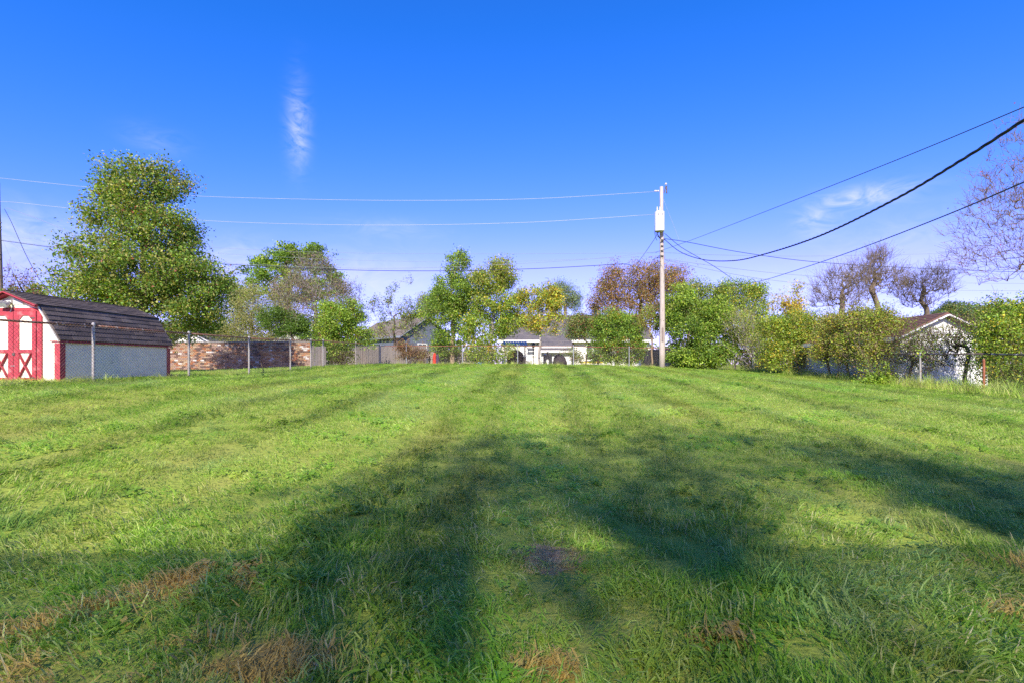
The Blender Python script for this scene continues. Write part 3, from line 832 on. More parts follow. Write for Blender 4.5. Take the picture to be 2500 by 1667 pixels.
plant('olive_tree', 'rounded pale olive leaved tree above the brick wall', 'tree', 37, 610,
      [(590, 745, 62, 55), (640, 770, 70, 60), (560, 800, 60, 40), (620, 820, 90, 32), (685, 740, 30, 40)], 260, 20000, .11, [(PA, 4), (OL, 3), (GG, 1.5), (LG, 1)], trunk_r=.16, bark='bark_pale', cl=.32, twig=.7, ntw=2, seed=9, hang=.8, asp=.3)
plant('crabapple_tree', 'mauve brown half bare tree with pale branches behind the brick wall', 'tree', 34, 775,
      [(770, 680, 75, 50), (720, 720, 60, 50), (800, 740, 75, 55), (840, 730, 30, 34), (760, 780, 80, 40)], 330, 9500, .075, [(MV, 4), (OL, 2.4), (BR, 2), (GG, 2), (YE, .15), (RD, .2)], trunk_r=.15, bark='bark_pale', cl=.24, twig=.75, ntw=4, seed=10, up=.15, rt=.008)
plant('wispy_shrub', 'thin bare twigs rising beside the mauve brown tree', 'shrub', 35, 872, [(868, 740, 22, 60), (880, 780, 20, 40)], 34, 260, .08, [(MV, 2), (GG, 2)], trunk_r=.03, bark='bark_dark', stems=3, cl=.2, twig=.6, ntw=2, seed=12, up=.3, rt=.005)
plant('dark_shrub', 'dark green spreading shrub under the half bare tree', 'shrub', 33, 720, [(690, 790, 60, 30), (740, 800, 50, 26), (660, 770, 30, 24)], 120, 7000, .09, [(DG, 4), (MG, 2)], trunk_r=.07, cl=.22, seed=13)
plant('vine_thicket', 'yellow green vine thicket covering the fence corner by the brick wall', 'shrub', 27.5, 825,
      [(825, 790, 55, 45), (800, 840, 42, 44), (835, 850, 40, 42), (860, 775, 30, 36), (880, 820, 26, 30), (790, 760, 30, 24)], 230, 15000, .085, [(LG, 4), (YG, 2.2), (MG, 3), (RD, .25), (OL, 1.2), (DG, 1)], trunk_r=.06, stems=4, cl=.2, twig=.4, ntw=1, seed=14)
plant('vase_tree', 'sparse young vase shaped tree in front of the grey gabled house', 'tree', 33.5, 962,
      [(920, 755, 34, 26), (970, 715, 10, 34), (948, 740, 16, 30), (1000, 700, 8, 18), (905, 735, 10, 16), (998, 760, 34, 30), (965, 790, 55, 34), (1020, 745, 12, 16), (930, 820, 46, 24), (1010, 815, 34, 22)], 150, 3300, .085, [(OL, 3), (MG, 2.6), (GG, 2), (YG, 1), (BR, 1)], trunk_r=.09, bark='bark_dark', stems=1, cl=.13, twig=.55, ntw=3, seed=15, up=.3, trunk_top=.3)
plant('rusty_shrub', 'rust brown dying shrub tangled behind the back fence', 'shrub', 31, 1015, [(1000, 862, 26, 22), (1025, 868, 22, 20), (985, 850, 20, 16)], 80, 2600, .07, [(RU, 4), (BR, 2), (OL, 1)], trunk_r=.04, bark='bark_dark', stems=4, cl=.14, twig=.4, ntw=2, seed=16)
plant('ash_tree', 'tall pointed green tree with a fork low on its trunk', 'tree', 33, 1105,
      [(1118, 665, 34, 50), (1110, 720, 58, 48), (1075, 765, 52, 40), (1130, 775, 60, 45), (1115, 632, 20, 20), (1105, 830, 50, 30), (1090, 850, 40, 16), (1150, 720, 30, 40)], 330, 20000, .10, [(MG, 4), (LG, 3), (YG, 1.6), (DG, 2), (OL, 1)], trunk_r=.17, bark='bark_tan', cl=.22, twig=.45, ntw=2, seed=17, pgrad=(.7, 1.0, 2, .25))
plant('willow_tree', 'soft grey green tree behind the tall pointed tree', 'tree', 52, 1050, [(1050, 740, 34, 36), (1040, 780, 28, 30), (1075, 720, 26, 20)], 90, 7000, .16, [(GG, 4), (OL, 2), (MG, 1)], trunk_r=.2, cl=.4, seed=18, hang=1.0, asp=.3)
plant('cottonwood_tree', 'yellowing tree with a thin airy top and leafy skirt down to the lawn', 'tree', 31.5, 1200,
      [(1200, 690, 55, 40), (1230, 680, 40, 36), (1215, 740, 72, 40), (1190, 800, 60, 45), (1205, 860, 50, 28), (1170, 850, 30, 30), (1240, 790, 40, 40), (1220, 655, 34, 18)], 360, 17500, .10, [(LG, 3), (YG, 4.4), (MG, 2.4), (OL, 1.6), (YE, 1.0), (DG, 1.0)], trunk_r=.12, bark='bark_pale', cl=.21, twig=.5, ntw=2, seed=19, pgrad=(.55, .95, 3, .45))
plant('yellow_maple', 'small slender tree turning golden yellow in front of the white house', 'tree', 31.2, 1318,
      [(1310, 735, 45, 32), (1345, 730, 26, 36), (1300, 770, 42, 30), (1345, 775, 30, 30), (1320, 805, 50, 20), (1275, 740, 26, 40), (1350, 755, 18, 40)], 190, 7000, .10, [(YE, 3), (YG, 3), (LG, 2), (OL, 2), (OR, .5)], trunk_r=.075, bark='bark_pale', cl=.18, twig=.5, ntw=2, seed=20, trunk_top=.55)
plant('blue_green_tree', 'distant blue green tree beyond the white house roof', 'tree', 60, 1380, [(1375, 725, 36, 28), (1400, 745, 22, 22), (1350, 740, 24, 20)], 110, 6500, .17, [((.10, .14, .085), 3), (GG, 2), (OL, 1)], trunk_r=.2, cl=.42, twig=1.0, ntw=2, seed=21, up=.3, asp=.3)
plant('berry_shrub', 'tall shrub dotted with reddish berries before the white house window', 'shrub', 31.5, 1425, [(1415, 800, 34, 30), (1440, 805, 30, 24), (1405, 825, 22, 16), (1410, 870, 14, 24)], 130, 6500, .075, [(MG, 3), (OL, 2), (RD, 1.3), (GG, 1.5), (DG, 1)], trunk_r=.05, stems=3, cl=.16, twig=.4, ntw=2, seed=22)
plant('green_shrub', 'bright green broad shrub leaning over the back fence', 'shrub', 31, 1500,
      [(1500, 790, 55, 32), (1480, 830, 50, 34), (1530, 830, 46, 38), (1470, 868, 34, 26), (1520, 868, 40, 22), (1555, 850, 20, 34)], 280, 17000, .085, [(LG, 4), (MG, 4), (YG, 1.6), (DG, 2), (RD, .35), (OR, .25)], trunk_r=.07, stems=5, cl=.2, twig=.4, ntw=1, seed=23)
plant('rusty_tree', 'large rust brown autumn tree behind the utility pole', 'tree', 42, 1560,
      [(1530, 700, 70, 50), (1590, 690, 60, 44), (1480, 730, 40, 40), (1620, 730, 60, 50), (1540, 770, 90, 50), (1660, 690, 36, 34), (1460, 760, 22, 24)], 420, 15500, .105, [((.14, .08, .03), 4), ((.10, .065, .03), 2), ((.11, .10, .028), 4), ((.20, .11, .03), .8)], dens=2.8, trunk_r=.22, bark='bark_dark', cl=.30, twig=.9, ntw=3, seed=24, up=.12)
plant('spruce_tree', 'dark conifer peeking out left of the rust brown tree', 'tree', 48, 1452, [(1455, 755, 10, 14), (1455, 780, 22, 16), (1455, 800, 30, 16)], 90, 5000, .14, [((.03, .05, .03), 3), ((.05, .075, .045), 2)], trunk_r=.12, bark='bark_dark', cl=.22, seed=25, asp=.2)
plant('slender_tree', 'slim tan trunked sapling just left of the utility pole', 'tree', 31.2, 1592, [(1585, 770, 24, 24), (1600, 800, 14, 26), (1570, 800, 16, 18)], 50, 1500, .08, [(OL, 3), (LG, 2), (RU, 1)], trunk_r=.06, bark='bark_tan', cl=.18, twig=.4, ntw=2, seed=26, trunk_top=.7)
plant('honeysuckle_shrub', 'dark glossy green shrub mass right of the utility pole', 'shrub', 29.6, 1690,
      [(1660, 760, 44, 55), (1640, 800, 30, 40), (1690, 820, 62, 50), (1700, 870, 70, 34), (1740, 780, 50, 50), (1670, 880, 40, 20), (1750, 860, 40, 36)], 420, 26000, .095, [(DG, 3), (MG, 4), (LG, 3.2), (YG, 1.8), (OL, 1)], trunk_r=.07, stems=6, cl=.21, twig=.4, ntw=1, seed=27, pgrad=(.6, 1.0, 3, .35))
plant('tall_privet', 'tall lime green shrub with upright top shoots along the right corner', 'shrub', 31, 1800,
      [(1790, 730, 55, 34), (1740, 725, 40, 26), (1830, 760, 46, 44), (1780, 790, 60, 50), (1830, 840, 50, 50), (1850, 880, 36, 24), (1850, 720, 26, 22), (1690, 715, 34, 20)], 430, 23000, .085, [(LG, 3.4), (YG, 3.2), (MG, 2.6), (OL, 2.4), (YE, .5), (DG, 1)], trunk_r=.06, bark='bark_pale', stems=7, cl=.19, twig=.6, ntw=2, seed=28, up=.2)
plant('arching_shrub', 'grey twigged arching shrub leaning left between the lime green bushes', 'shrub', 28.8, 1850, [(1800, 800, 50, 40), (1840, 850, 44, 40), (1870, 880, 40, 26)], 130, 3200, .06, [(OL, 3), (YG, 2), (LG, 1)], trunk_r=.035, bark='bark_pale', stems=9, cl=.16, twig=.8, ntw=4, seed=29, up=.25, lean=-.4, rt=.007)
plant('golden_sapling', 'spindly sapling with golden yellow top leaves above the hedge', 'tree', 26, 1935, [(1945, 715, 18, 26), (1935, 760, 30, 30), (1900, 750, 24, 24), (1950, 790, 30, 24)], 80, 1700, .085, [(YE, 4), (OR, 1), (YG, 2), (OL, 1.4)], trunk_r=.035, bark='bark_tan', stems=3, cl=.14, twig=.5, ntw=3, seed=30, up=.25)
plant('yellow_honeysuckle', 'bright yellow green bush behind the middle of the right fence', 'shrub', 24.9, 1955,
      [(1900, 820, 44, 46), (1950, 815, 50, 46), (1990, 830, 44, 46), (1920, 870, 48, 30), (1975, 875, 44, 22), (1890, 880, 30, 26)], 360, 16500, .075, [(YG, 4), (LG, 3), (YE, 1.8), (OL, 2), (MG, 2), (DG, .8)], trunk_r=.05, bark='bark_tan', stems=8, cl=.18, twig=.6, ntw=2, seed=31, up=.15, depth=.5)
for k, (bx_, D_, lab, bl) in enumerate([
        (2150, 19.0, 'olive leaved hedge shrub touching the corner of the white garage gable', [(2150, 800, 40, 40), (2170, 850, 30, 40), (2130, 860, 36, 40), (2185, 815, 24, 34)]),
        (2090, 20.6, 'brown stemmed hedge shrub second from the garage gable corner', [(2095, 800, 42, 40), (2070, 855, 36, 40), (2115, 850, 30, 40)]),
        (2035, 22.1, 'yellow flecked hedge shrub third from the garage gable corner', [(2035, 815, 40, 40), (2010, 860, 30, 36), (2050, 860, 34, 36)])]):
    plant('hedge_shrub', lab, 'shrub', D_, bx_, bl, 190, 7600, .062, [(OL, 4), (YG, 3), (MG, 2), (BR, 1.6), (YE, .5 + .5 * k)], group='hedge shrubs along the garage wall', trunk_r=.05, bark='bark_tan', stems=8, cl=.14, twig=.55, ntw=3, seed=32 + 7 * k, up=.25, spread=.4, depth=.45)
plant('gable_shrub', 'many stemmed half bare shrub in front of the white garage gable', 'shrub', 17.0, 2345,
      [(2300, 835, 70, 40), (2360, 820, 54, 50), (2260, 850, 44, 40), (2390, 850, 30, 50), (2340, 885, 80, 30)], 330, 6200, .055, [(OL, 3), (MG, 3), (YG, 1.6), (BR, 2), (DG, 1)], trunk_r=.06, bark='bark_dark', stems=9, cl=.13, twig=.5, ntw=3, seed=33, up=.2, spread=.4, nmin=.25, dens=.5, depth=.6)
plant('stemmed_shrub', 'thin dark stemmed bush against the left corner of the garage gable', 'shrub', 17.9, 2215,
      [(2210, 850, 32, 44), (2235, 870, 28, 34), (2190, 870, 28, 36), (2260, 890, 24, 34)], 150, 3000, .055, [(OL, 3), (MG, 2), (BR, 2), (YG, 1.4)], trunk_r=.045, bark='bark_dark', stems=6, cl=.12, twig=.45, ntw=3, seed=34, up=.25, nmin=.25, dens=.7)
plant('forsythia_shrub', 'dense yellow green bush at the near end of the right fence', 'shrub', 14.9, 2480,
      [(2450, 830, 50, 60), (2500, 800, 60, 60), (2550, 840, 70, 80), (2470, 900, 56, 44), (2420, 880, 22, 50), (2540, 920, 60, 40), (2440, 760, 26, 24)], 420, 19000, .06, [(YG, 3.4), (LG, 3), (MG, 3), (OL, 2), (DG, 1.6), (YE, .7)], trunk_r=.05, bark='bark', stems=9, cl=.14, twig=.4, ntw=2, seed=35, up=.2, spread=.6)
plant('trailing_vine', 'low mound of green vine spilling onto the lawn by the fence post', 'shrub', 18.2, 2150, [(2140, 928, 42, 12), (2110, 938, 30, 9), (2165, 922, 26, 12)], 80, 2100, .075, [(LG, 3), (YG, 2), (MG, 2)], trunk_r=.02, stems=3, cl=.09, seed=36, base_z=None)
for k, (bx_, lab, bl, sd_, ln) in enumerate([
        (2085, 'bare arching apple tree with drooping left boughs behind the hedge', [(2040, 700, 60, 44), (2000, 730, 36, 30), (2090, 690, 44, 50), (2060, 740, 50, 30)], 41, -.1),
        (2150, 'bare upright apple tree with a thick pale trunk behind the hedge', [(2140, 660, 44, 44), (2180, 690, 40, 44), (2120, 700, 36, 44), (2150, 625, 30, 20)], 42, 0),
        (2225, 'bare dark apple tree leaning right over the garage roof', [(2270, 690, 60, 40), (2230, 710, 50, 40), (2310, 710, 30, 26), (2250, 740, 50, 24)], 43, .15)]):
    plant('apple_tree', lab, 'tree', 34 + k, bx_, bl, 260, 600, .055, [(MV, 3), (BR, 3), (OL, 2)], group='bare apple trees behind the garage', trunk_r=.17, bark=('bark', 'bark', 'bark_dark')[k], cl=.2, twig=1.0, ntw=4, shoots=40, slen=1.3, seed=sd_, lean=ln, trunk_top=.5, rt=.011, shell=.8, pw=.62)
plant('pine_tree', 'far dark evergreen behind the garage roof', 'tree', 60, 2330, [(2330, 755, 40, 18), (2370, 765, 34, 12), (2290, 770, 34, 12)], 80, 5000, .17, [((.04, .065, .03), 3), (MG, 1), (OL, 1)], trunk_r=.2, bark='bark_dark', cl=.4, seed=44)
plant('redbud_tree', 'tall nearly bare tree with scattered red leaves at the right edge', 'tree', 20, 2620,
      [(2480, 560, 150, 110), (2560, 420, 150, 130), (2420, 640, 110, 70), (2600, 560, 160, 160), (2440, 480, 80, 90), (2560, 330, 120, 80)], 760, 1500, .06, [((.13, .04, .028), 4), ((.12, .065, .035), 2), ((.17, .04, .03), 2)], trunk_r=.17, bark='bark', cl=.16, twig=.7, ntw=3, dens=.8, seed=45, trunk_top=.45, rt=.008, up=.05, shell=.8, pw=.66)
for k, (px_, D_, w_, y_, lab) in enumerate([
        (1000, 70, 60, 800, 'distant hazy green tree beyond the grey gabled house'), (1680, 60, 70, 745, 'distant green tree beyond the dark glossy shrub'),
        (1900, 66, 90, 800, 'distant olive tree seen low over the yellow green bush'), (2120, 70, 130, 790, 'distant brown green tree row top behind the apple trees'),
        (470, 60, 90, 800, 'distant green tree low behind the pear tree'), (150, 60, 120, 800, 'distant green tree low beyond the shed roof'), (2440, 60, 110, 770, 'distant olive tree behind the dense yellow green bush')]):
    plant('distant_tree', lab, 'tree', D_, px_, [(px_, y_, w_, 26), (px_ - w_ * .4, y_ + 20, w_ * .7, 26), (px_ + w_ * .4, y_ + 22, w_ * .7, 26)], 120, 6500, .2, [(MG, 3), (OL, 3), (GG, 2), (BR, .6)], trunk_r=.2, cl=.5, seed=50 + k)

def distant_woods():
    r = np.random.default_rng(77); n = 26000
    px = r.uniform(-250, 2750, n); D = r.uniform(72, 90, n)
    h = 5.2 + 1.6 * np.sin(px * .011) + 1.1 * np.sin(px * .037 + 1) + .7 * np.sin(px * .09)
    zz = r.random(n) ** .8 * h
    x = (px - PCX) / FPX * D
    C = np.stack([x * CY - D * SY + r.normal(0, .6, n), x * SY + D * CY, 1.1 + zz + r.normal(0, .3, n)], 1)
    pal = np.array([MG, OL, GG, (.11, .085, .045), LG]); cols = pal[(r.integers(0, 3, n) + (np.sin(px * .02) > .5) * 2) % 5] * 1.7 * r.uniform(.7, 1.3, (n, 1))
    me = leaves_mesh('distant_woods', C, r.uniform(.35, .7, n), cols, r, .2, .7)
    tag(link_mesh('distant_woods', me, MATS['leaf']), 'low far off tree line beyond the houses', None, None, 'stuff')
distant_woods()

# ------------------------------------------------------------------ barn shed
def barn_shed():
    X0, Y0, Z0 = -11.73, 10.27, 1.0
    root = empty('barn_shed', (X0, Y0, Z0))
    tag(root, 'small cream barn shed with red trimmed double doors and gambrel roof', 'shed')
    L_, hw, zw, hb, zb, za = 3.2, 1.12, 1.0, .70, 1.765, 2.05     # length, half width, wall top, break half width and height, apex
    M = MATS
    zf = .05
    MB().box(-hw, hw, .0, L_, -.15, zf).build('skid_base', M['board_grey'], root)
    MB().prism([(-hw + .01, zf), (hw - .01, zf), (hw - .01, zw), (hb, zb), (0, za - .02), (-hb, zb), (-hw + .01, zw)], 0, .05).build('front_wall', M['cream_panel'], root)
    MB().prism([(-hw + .01, zf), (hw - .01, zf), (hw - .01, zw), (hb, zb), (0, za - .02), (-hb, zb), (-hw + .01, zw)], L_ - .05, L_).build('rear_wall', M['cream_panel'], root)
    for s in (-1, 1):
        x0, x1 = sorted((s * (hw - .045), s * hw))
        w = MB().box(x0, x1, .052, L_ - .052, zf, zw)
        w.box(min(s * hw, s * (hw + .006)), max(s * hw, s * (hw + .006)), .1, L_ - .1, zf + .12, zf + .128)
        w.build('side_wall', M['cream_panel'], root)
    # roof deck
    for s in (-1, 1):
        up = MB().prism([(0, za), (s * (hb + .03), zb), (s * (hb + .02), zb - .035), (0, za - .035)], -.16, L_ + .12)
        up.build('upper_roof_deck', M['shingle_dark_2'], root)
        lo = MB().prism([(s * (hb + .005), zb - .012), (s * (hw + .06), zw - .02), (s * (hw + .03), zw - .03), (s * (hb - .03), zb - .03)], -.06, L_ + .08)
        lo.build('lower_roof_deck', M['shingle_dark_2'], root)
    # shingles, one by one on the side that shows, joined on the hidden side
    tl = .31
    mesh_cache = {}
    def shingle_mesh(k):
        if k not in mesh_cache:
            w = tl - .006
            b = MB(); th = (.016, .020, .024)[k % 3]
            b.add([(0, 0, 0), (0, w, 0), (-.165, w, 0), (-.165, 0, 0), (0, 0, th), (0, w, th), (-.165, w, .004), (-.165, 0, .004)],
                  [(0, 3, 2, 1), (4, 5, 6, 7), (0, 1, 5, 4), (1, 2, 6, 5), (2, 3, 7, 6), (3, 0, 4, 7)])
            me = b.mesh('shingle'); me.materials.append(M[('shingle_dark', 'shingle_dark_2', 'shingle_dark_3')[k % 3]]); mesh_cache[k] = me
        return mesh_cache[k]
    hidden = MB()
    for s in (1, -1):
        for (xa, zA, xb, zB, n, y0, y1) in ((0, za, hb + .035, zb - .012, 6, -.165, L_ + .125), (hb + .01, zb - .02, hw + .065, zw - .025, 7, -.065, L_ + .085)):
            dx, dz = xb - xa, zB - zA; ln = math.hypot(dx, dz); ang = math.atan2(-dz, dx)
            for c in range(n):
                f = (c + 1) / n
                px, pz = xa + dx * f, zA + dz * f
                y = y0 - (tl / 2 if c % 2 else 0)
                j = 0
                while y < y1 - .02:
                    ys, ye = max(y, y0), min(y + tl, y1)
                    if s > 0 and ye - ys > .06:
                        o = bpy.data.objects.new('shingle', shingle_mesh(random.randrange(3)))
                        col.objects.link(o); o.parent = root
                        o.location = (px, ys, pz + .002); o.rotation_euler = (0, ang + random.uniform(-.004, .004), 0)
                        o.scale = (1, (ye - ys) / tl, 1)
                    elif s < 0 and ye - ys > .06:
                        Mx = Matrix.Translation((-px, ys, pz + .002)) @ Matrix.Rotation(-ang, 4, 'Y')
                        hidden.box(0, .165, 0, ye - ys - .006, .0, .018, Mx)
                    y += tl
    tag(hidden.build('far_side_shingles', M['shingle_dark'], root), kind='stuff')
    # rake and eave trim
    for s in (-1, 1):
        MB().bar((0, -.175, za - .02), (s * (hb + .05), -.175, zb - .04), .02, .075, (0, 1, 0)).build('rake_trim', M['red_paint'], root)
        MB().bar((s * (hb - .02), -.072, zb - .04), (s * (hw + .045), -.072, zw - .055), .018, .05, (0, 1, 0)).build('rake_trim', M['cream_panel'], root)
        MB().prism([(0, za - .045), (s * (hb + .0), zb - .055), (s * (hb - .02), zb - .07), (0, za - .06)], -.16, -.003).build('soffit', M['red_paint'], root)
        x0, x1 = sorted((s * (hw + .012), s * (hw + .05)))
        MB().box(x0, x1, -.05, L_ + .07, zw - .075, zw - .034).build('eave_trim', M['red_paint'], root)
        MB().box(*sorted((s * (hw - .11), s * (hw + .022))), -.024, -.003, zf - .02, zw - .09).build('corner_trim', M['red_paint'], root)
        MB().box(*sorted((s * (hw + .003), s * (hw + .024))), -.0, .10, zf - .02, zw - .09).build('corner_trim', M['red_paint'], root)
        MB().box(*sorted((s * (hw + .003), s * (hw + .024))), L_ - .085, L_ + .02, zf - .02, zw - .09).build('corner_trim', M['red_paint'], root)
        MB().box(*sorted((s * (hw - .20), s * (hw + .03))), -.032, -.026, zw - .06, zw - .035).build('return_trim', M['red_paint'], root)
    # door frame and doors
    dc = .07
    MB().box(-.60 + .0, .745, -.03, -.003, 1.625, 1.695).build('door_header', M['red_paint'], root)
    for s in (-1, 1):
        MB().box(*sorted((dc + s * .535, dc + s * .645)), -.03, -.003, zf, 1.622).build('door_jamb', M['red_paint'], root)
    for s in (-1, 1):
        d = empty('door', (dc, -.004, 0)); d.parent = root
        def bx(name, a, b, z0, z1, y0, y1, m='red_paint'):
            return MB().box(*sorted((s * a, s * b)), y0, y1, z0, z1).build(name, M[m], d)
        bx('door_panel', .006, .528, zf - .02, 1.615, -.022, -.002, 'cream_panel')
        bx('stile', .006, .125, zf - .02, 1.615, -.044, -.0225); bx('stile', .435, .528, zf - .02, 1.615, -.044, -.0225)
        for z0, z1 in ((1.52, 1.615), (.70, .775), (zf - .02, .15)):
            bx('rail', .1265, .4335, z0, z1, -.044, -.0225)
        for (xa, za_, xb, zb_) in ((.135, .16, .425, .69), (.425, .16, .135, .69)):
            MB().bar((s * xa, -.034 if xa < .2 else -.037, za_), (s * xb, -.034 if xa < .2 else -.037, zb_), .02, .075, (0, 1, 0)).build('cross_brace', M['red_paint'], d)
        for xa in (.1265, .4335):
            q = 1 if xa < .3 else -1
            MB().prism([(s * xa, 1.519), (s * (xa + q * .085), 1.519), (s * xa, 1.42)], -.042, -.0235).build('corner_block', M['red_paint'], d)
        if s > 0:
            MB().box(-.015, .045, -.058, -.045, .645, .70).build('latch', M['hinge'], d)
            MB().box(-.06, .05, -.052, -.045, .405, .418).build('hasp', M['galv'], d)
        for z in (.13, 1.45): MB().box(*sorted((s * .40, s * .50)), -.05, -.0445, z, z + .03).build('hinge', M['hinge'], d)
    # gable vent and flood lamps
    v = MB().box(.03, .275, -.02, -.003, 1.765, 1.905).build('gable_vent', M['white_paint'], root)
    for k in range(3):
        MB().box(.045 + k * .078, .105 + k * .078, -.026, -.0205, 1.778, 1.893).build('vent_louvre', M['vent_grey'], v)
    fl = MB().box(-.24, .02, -.05, -.003, 1.80, 1.86).build('flood_lamp', M['white_paint'], root)
    for k, (x, z) in enumerate(((-.17, 1.75), (-.09, 1.74), (.0, 1.73))):
        MB().tube([(x, -.06, z + .09), (x + .005, -.11, z + .04), (x + .01, -.19, z)], [.028, .04, .058], 12).build('lamp_head', M['galv_clean'], fl, smooth=False)
    MB().tube([(.05, -.04, 1.73), (.03, -.05, 1.67), (-.0, -.05, 1.60)], .006, 5).build('lamp_cable', M['white_paint'], root)
barn_shed()

# ------------------------------------------------------------------ chain link fences
def chain_fence(name, label, posts, H, rail_mat, post_mats, wire_mat, rail_r=.021, post_r=.03, dia=.075, wr=.0021, rail_drop=None):
    """posts: list of (x, y) along the line"""
    base = Vector((posts[0][0], posts[0][1], g(*posts[0])))
    root = empty(name, base); tag(root, label, 'fence')
    P = [Vector((x, y, g(x, y))) - base for x, y in posts]
    for k, p in enumerate(P):
        pm = post_mats[k % len(post_mats)]
        hh = H + .02 if pm != 'rust_red' else H - .2
        b = MB().lathe([(post_r, -.2), (post_r, hh - .02), (post_r * 1.25, hh - .02), (post_r * 1.25, hh + .02), (post_r * .6, hh + .05)], 10, p)
        b.build('post', MATS[pm], root, smooth=False)
    rail = MB()
    for k in range(len(P) - 1):
        a, b = P[k] + Vector((0, 0, H)), P[k + 1] + Vector((0, 0, H))
        m = (a + b) / 2 + Vector((random.uniform(-.012, .012), 0, random.uniform(-.025, .01)))
        rail.tube([a, m, b], rail_r, 8)
        for f in (.2, .45, .7, .92):
            q = a + (b - a) * f
            MB().tube([q + Vector((rail_r * 1.3, 0, -.05)), q + Vector((rail_r * 1.2, 0, .0)), q + Vector((0, 0, rail_r * 1.25)), q + Vector((-rail_r * 1.2, 0, -.01))], .004, 4).build('tie', MATS['galv_clean'], root)
    rail.build('top_rail', MATS[rail_mat], root, smooth=True)
    for k in range(len(P) - 1):
        a, b = P[k], P[k + 1]; L_ = (b - a).length
        u = (b - a) / L_; nrm = Vector((u.y, -u.x, 0)).normalized() * .028
        def q(s, h): return a + u * s + Vector((0, 0, h)) + nrm
        p0, p1 = [], []
        h0, h1 = .03, H + .035
        hh = h1 - h0; sl = dia / dia            # 45 degree mesh
        n = int((L_ + hh) / dia) + 1
        for i in range(-int(hh / dia) - 1, int(L_ / dia) + 2):
            for sg in (1, -1):
                s0 = i * dia if sg > 0 else i * dia + hh
                t0, t1 = 0.0, hh
                # s = s0 + sg*t must lie in [0, L]
                if sg > 0: t0 = max(t0, -s0); t1 = min(t1, L_ - s0)
                else: t0 = max(t0, s0 - L_); t1 = min(t1, s0)
                if t1 - t0 < .02: continue
                p0.append(q(s0 + sg * t0, h0 + t0)); p1.append(q(s0 + sg * t1, h0 + t1))
        p0 = np.array(p0); p1 = np.array(p1); r_ = np.full(len(p0), wr)
        V, F = edges_mesh('w', p0, p1, r_, r_, 3)
        link_mesh('wire_mesh', quads_mesh('wire_mesh', V, F), MATS[wire_mat], root)
    return root
LX, RX, BY = -9.93, 13.27, 30.2
def lx(px): D = depth_x(px, LX); p = at(px, HORY, D); return (LX, p.y)
def rx(px): D = depth_x(px, RX); p = at(px, HORY, D); return (RX, p.y)
def by(px): D = depth_y(px, BY); p = at(px, HORY, D); return (p.x, BY)
chain_fence('chain_link_fence', 'rusty topped chain link fence running past the barn shed', [(LX, 4.7), (LX, 7.55)] + [lx(px) for px in (228, 461, 608, 709, 759, 789)] + [(LX, 26.2), (LX, BY)],
            1.25, 'rust', ['galv'], 'wire_rust')
chain_fence('chain_link_fence', 'dark railed chain link fence in front of the hedge and garage', [(RX, 8.6), (RX, 11.7), rx(2402), (RX, 17.4)] + [rx(px) for px in (2118, 1936, 1819)] + [(RX, BY)],
            1.22, 'rust_dark', ['galv', 'galv', 'rust_red', 'galv', 'galv_clean', 'galv_clean'], 'wire')
chain_fence('chain_link_fence', 'back chain link fence with a thin rusty rail across the far lawn edge', [(LX + .08, BY)] + [by(px) for px in (992, 1129, 1264, 1400, 1536, 1680)] + [(RX - .08, BY)],
            1.2, 'rust_red', ['galv_clean'], 'wire', rail_r=.016)

# ------------------------------------------------------------------ brick wall
def brick_wall():
    D = 28.0
    a = at(385, HORY, D + .8); b = at(760, HORY, D)
    za = g(a.x, a.y); zb = g(b.x, b.y)
    base = Vector((a.x, a.y, 0)); u = Vector((b.x - a.x, b.y - a.y, 0)); L_ = u.length
    ang = math.atan2(u.y, u.x)
    zt = at(700, 833, D).z; z0 = min(za, zb) - .1
    H = zt - z0 - .06
    root = empty('brick_wall', (a.x, a.y, z0), ang)
    tag(root, 'long low multicoloured brick garden wall with a flat cap', 'wall')
    MB().box(0, L_, .012, .22, 0, H).build('mortar_core', MATS['mortar'], root)
    MB().box(-.03, L_ + .03, -.04, .26, H + .002, H + .065).build('coping', MATS['cap_stone'], root)
    rows = 18; rh = H / rows; bl = .235
    meshes = []
    for k in range(len(BRICKS)):
        me = MB().box(.004, bl - .008, -.006, .03, .004, rh - .010).mesh('brick'); me.materials.append(BRICKS[k]); meshes.append(me)
    w = [4, 3.4, 3, 2, 2.6, 2, .9, 2.4]
    rest = {k: MB() for k in range(len(BRICKS))}
    cells = []
    for r_ in range(rows):
        x = -bl / 2 if r_ % 2 else 0
        while x < L_:
            cells.append((r_, x)); x += bl
    # the courses seen best through the fence as single bricks, the rest joined
    vis = [c for c in cells if c[1] > 2.0 and c[1] + bl < L_ and 3 <= c[0] <= 15]
    step = max(1, len(vis) / 300)
    chosen = set(vis[int(i * step)] for i in range(min(300, len(vis))))
    for c in cells:
        k = random.choices(range(len(BRICKS)), w)[0]
        r_, x = c
        if c in chosen:
            o = bpy.data.objects.new('brick', meshes[k]); col.objects.link(o); o.parent = root; o.location = (x, random.uniform(-.003, .003), r_ * rh)
        else:
            x0, x1 = max(x, 0) + .004, min(x + bl, L_) - .008
            if x1 - x0 > .03: rest[k].box(x0, x1, -.006 + random.uniform(-.003, .003), .03, r_ * rh + .004, r_ * rh + rh - .006)
    joined = MB(); mats = []; idx = []
    for k in rest:
        nf = len(rest[k].f); joined.add(rest[k].v, rest[k].f); idx += [k] * nf
    me = joined.mesh('brickwork')
    for k in range(len(BRICKS)): me.materials.append(BRICKS[k])
    if len(idx) == len(me.polygons): me.polygons.foreach_set('material_index', np.array(idx, np.int32))
    o = bpy.data.objects.new('brickwork', me); col.objects.link(o); o.parent = root; tag(o, kind='stuff')
brick_wall()

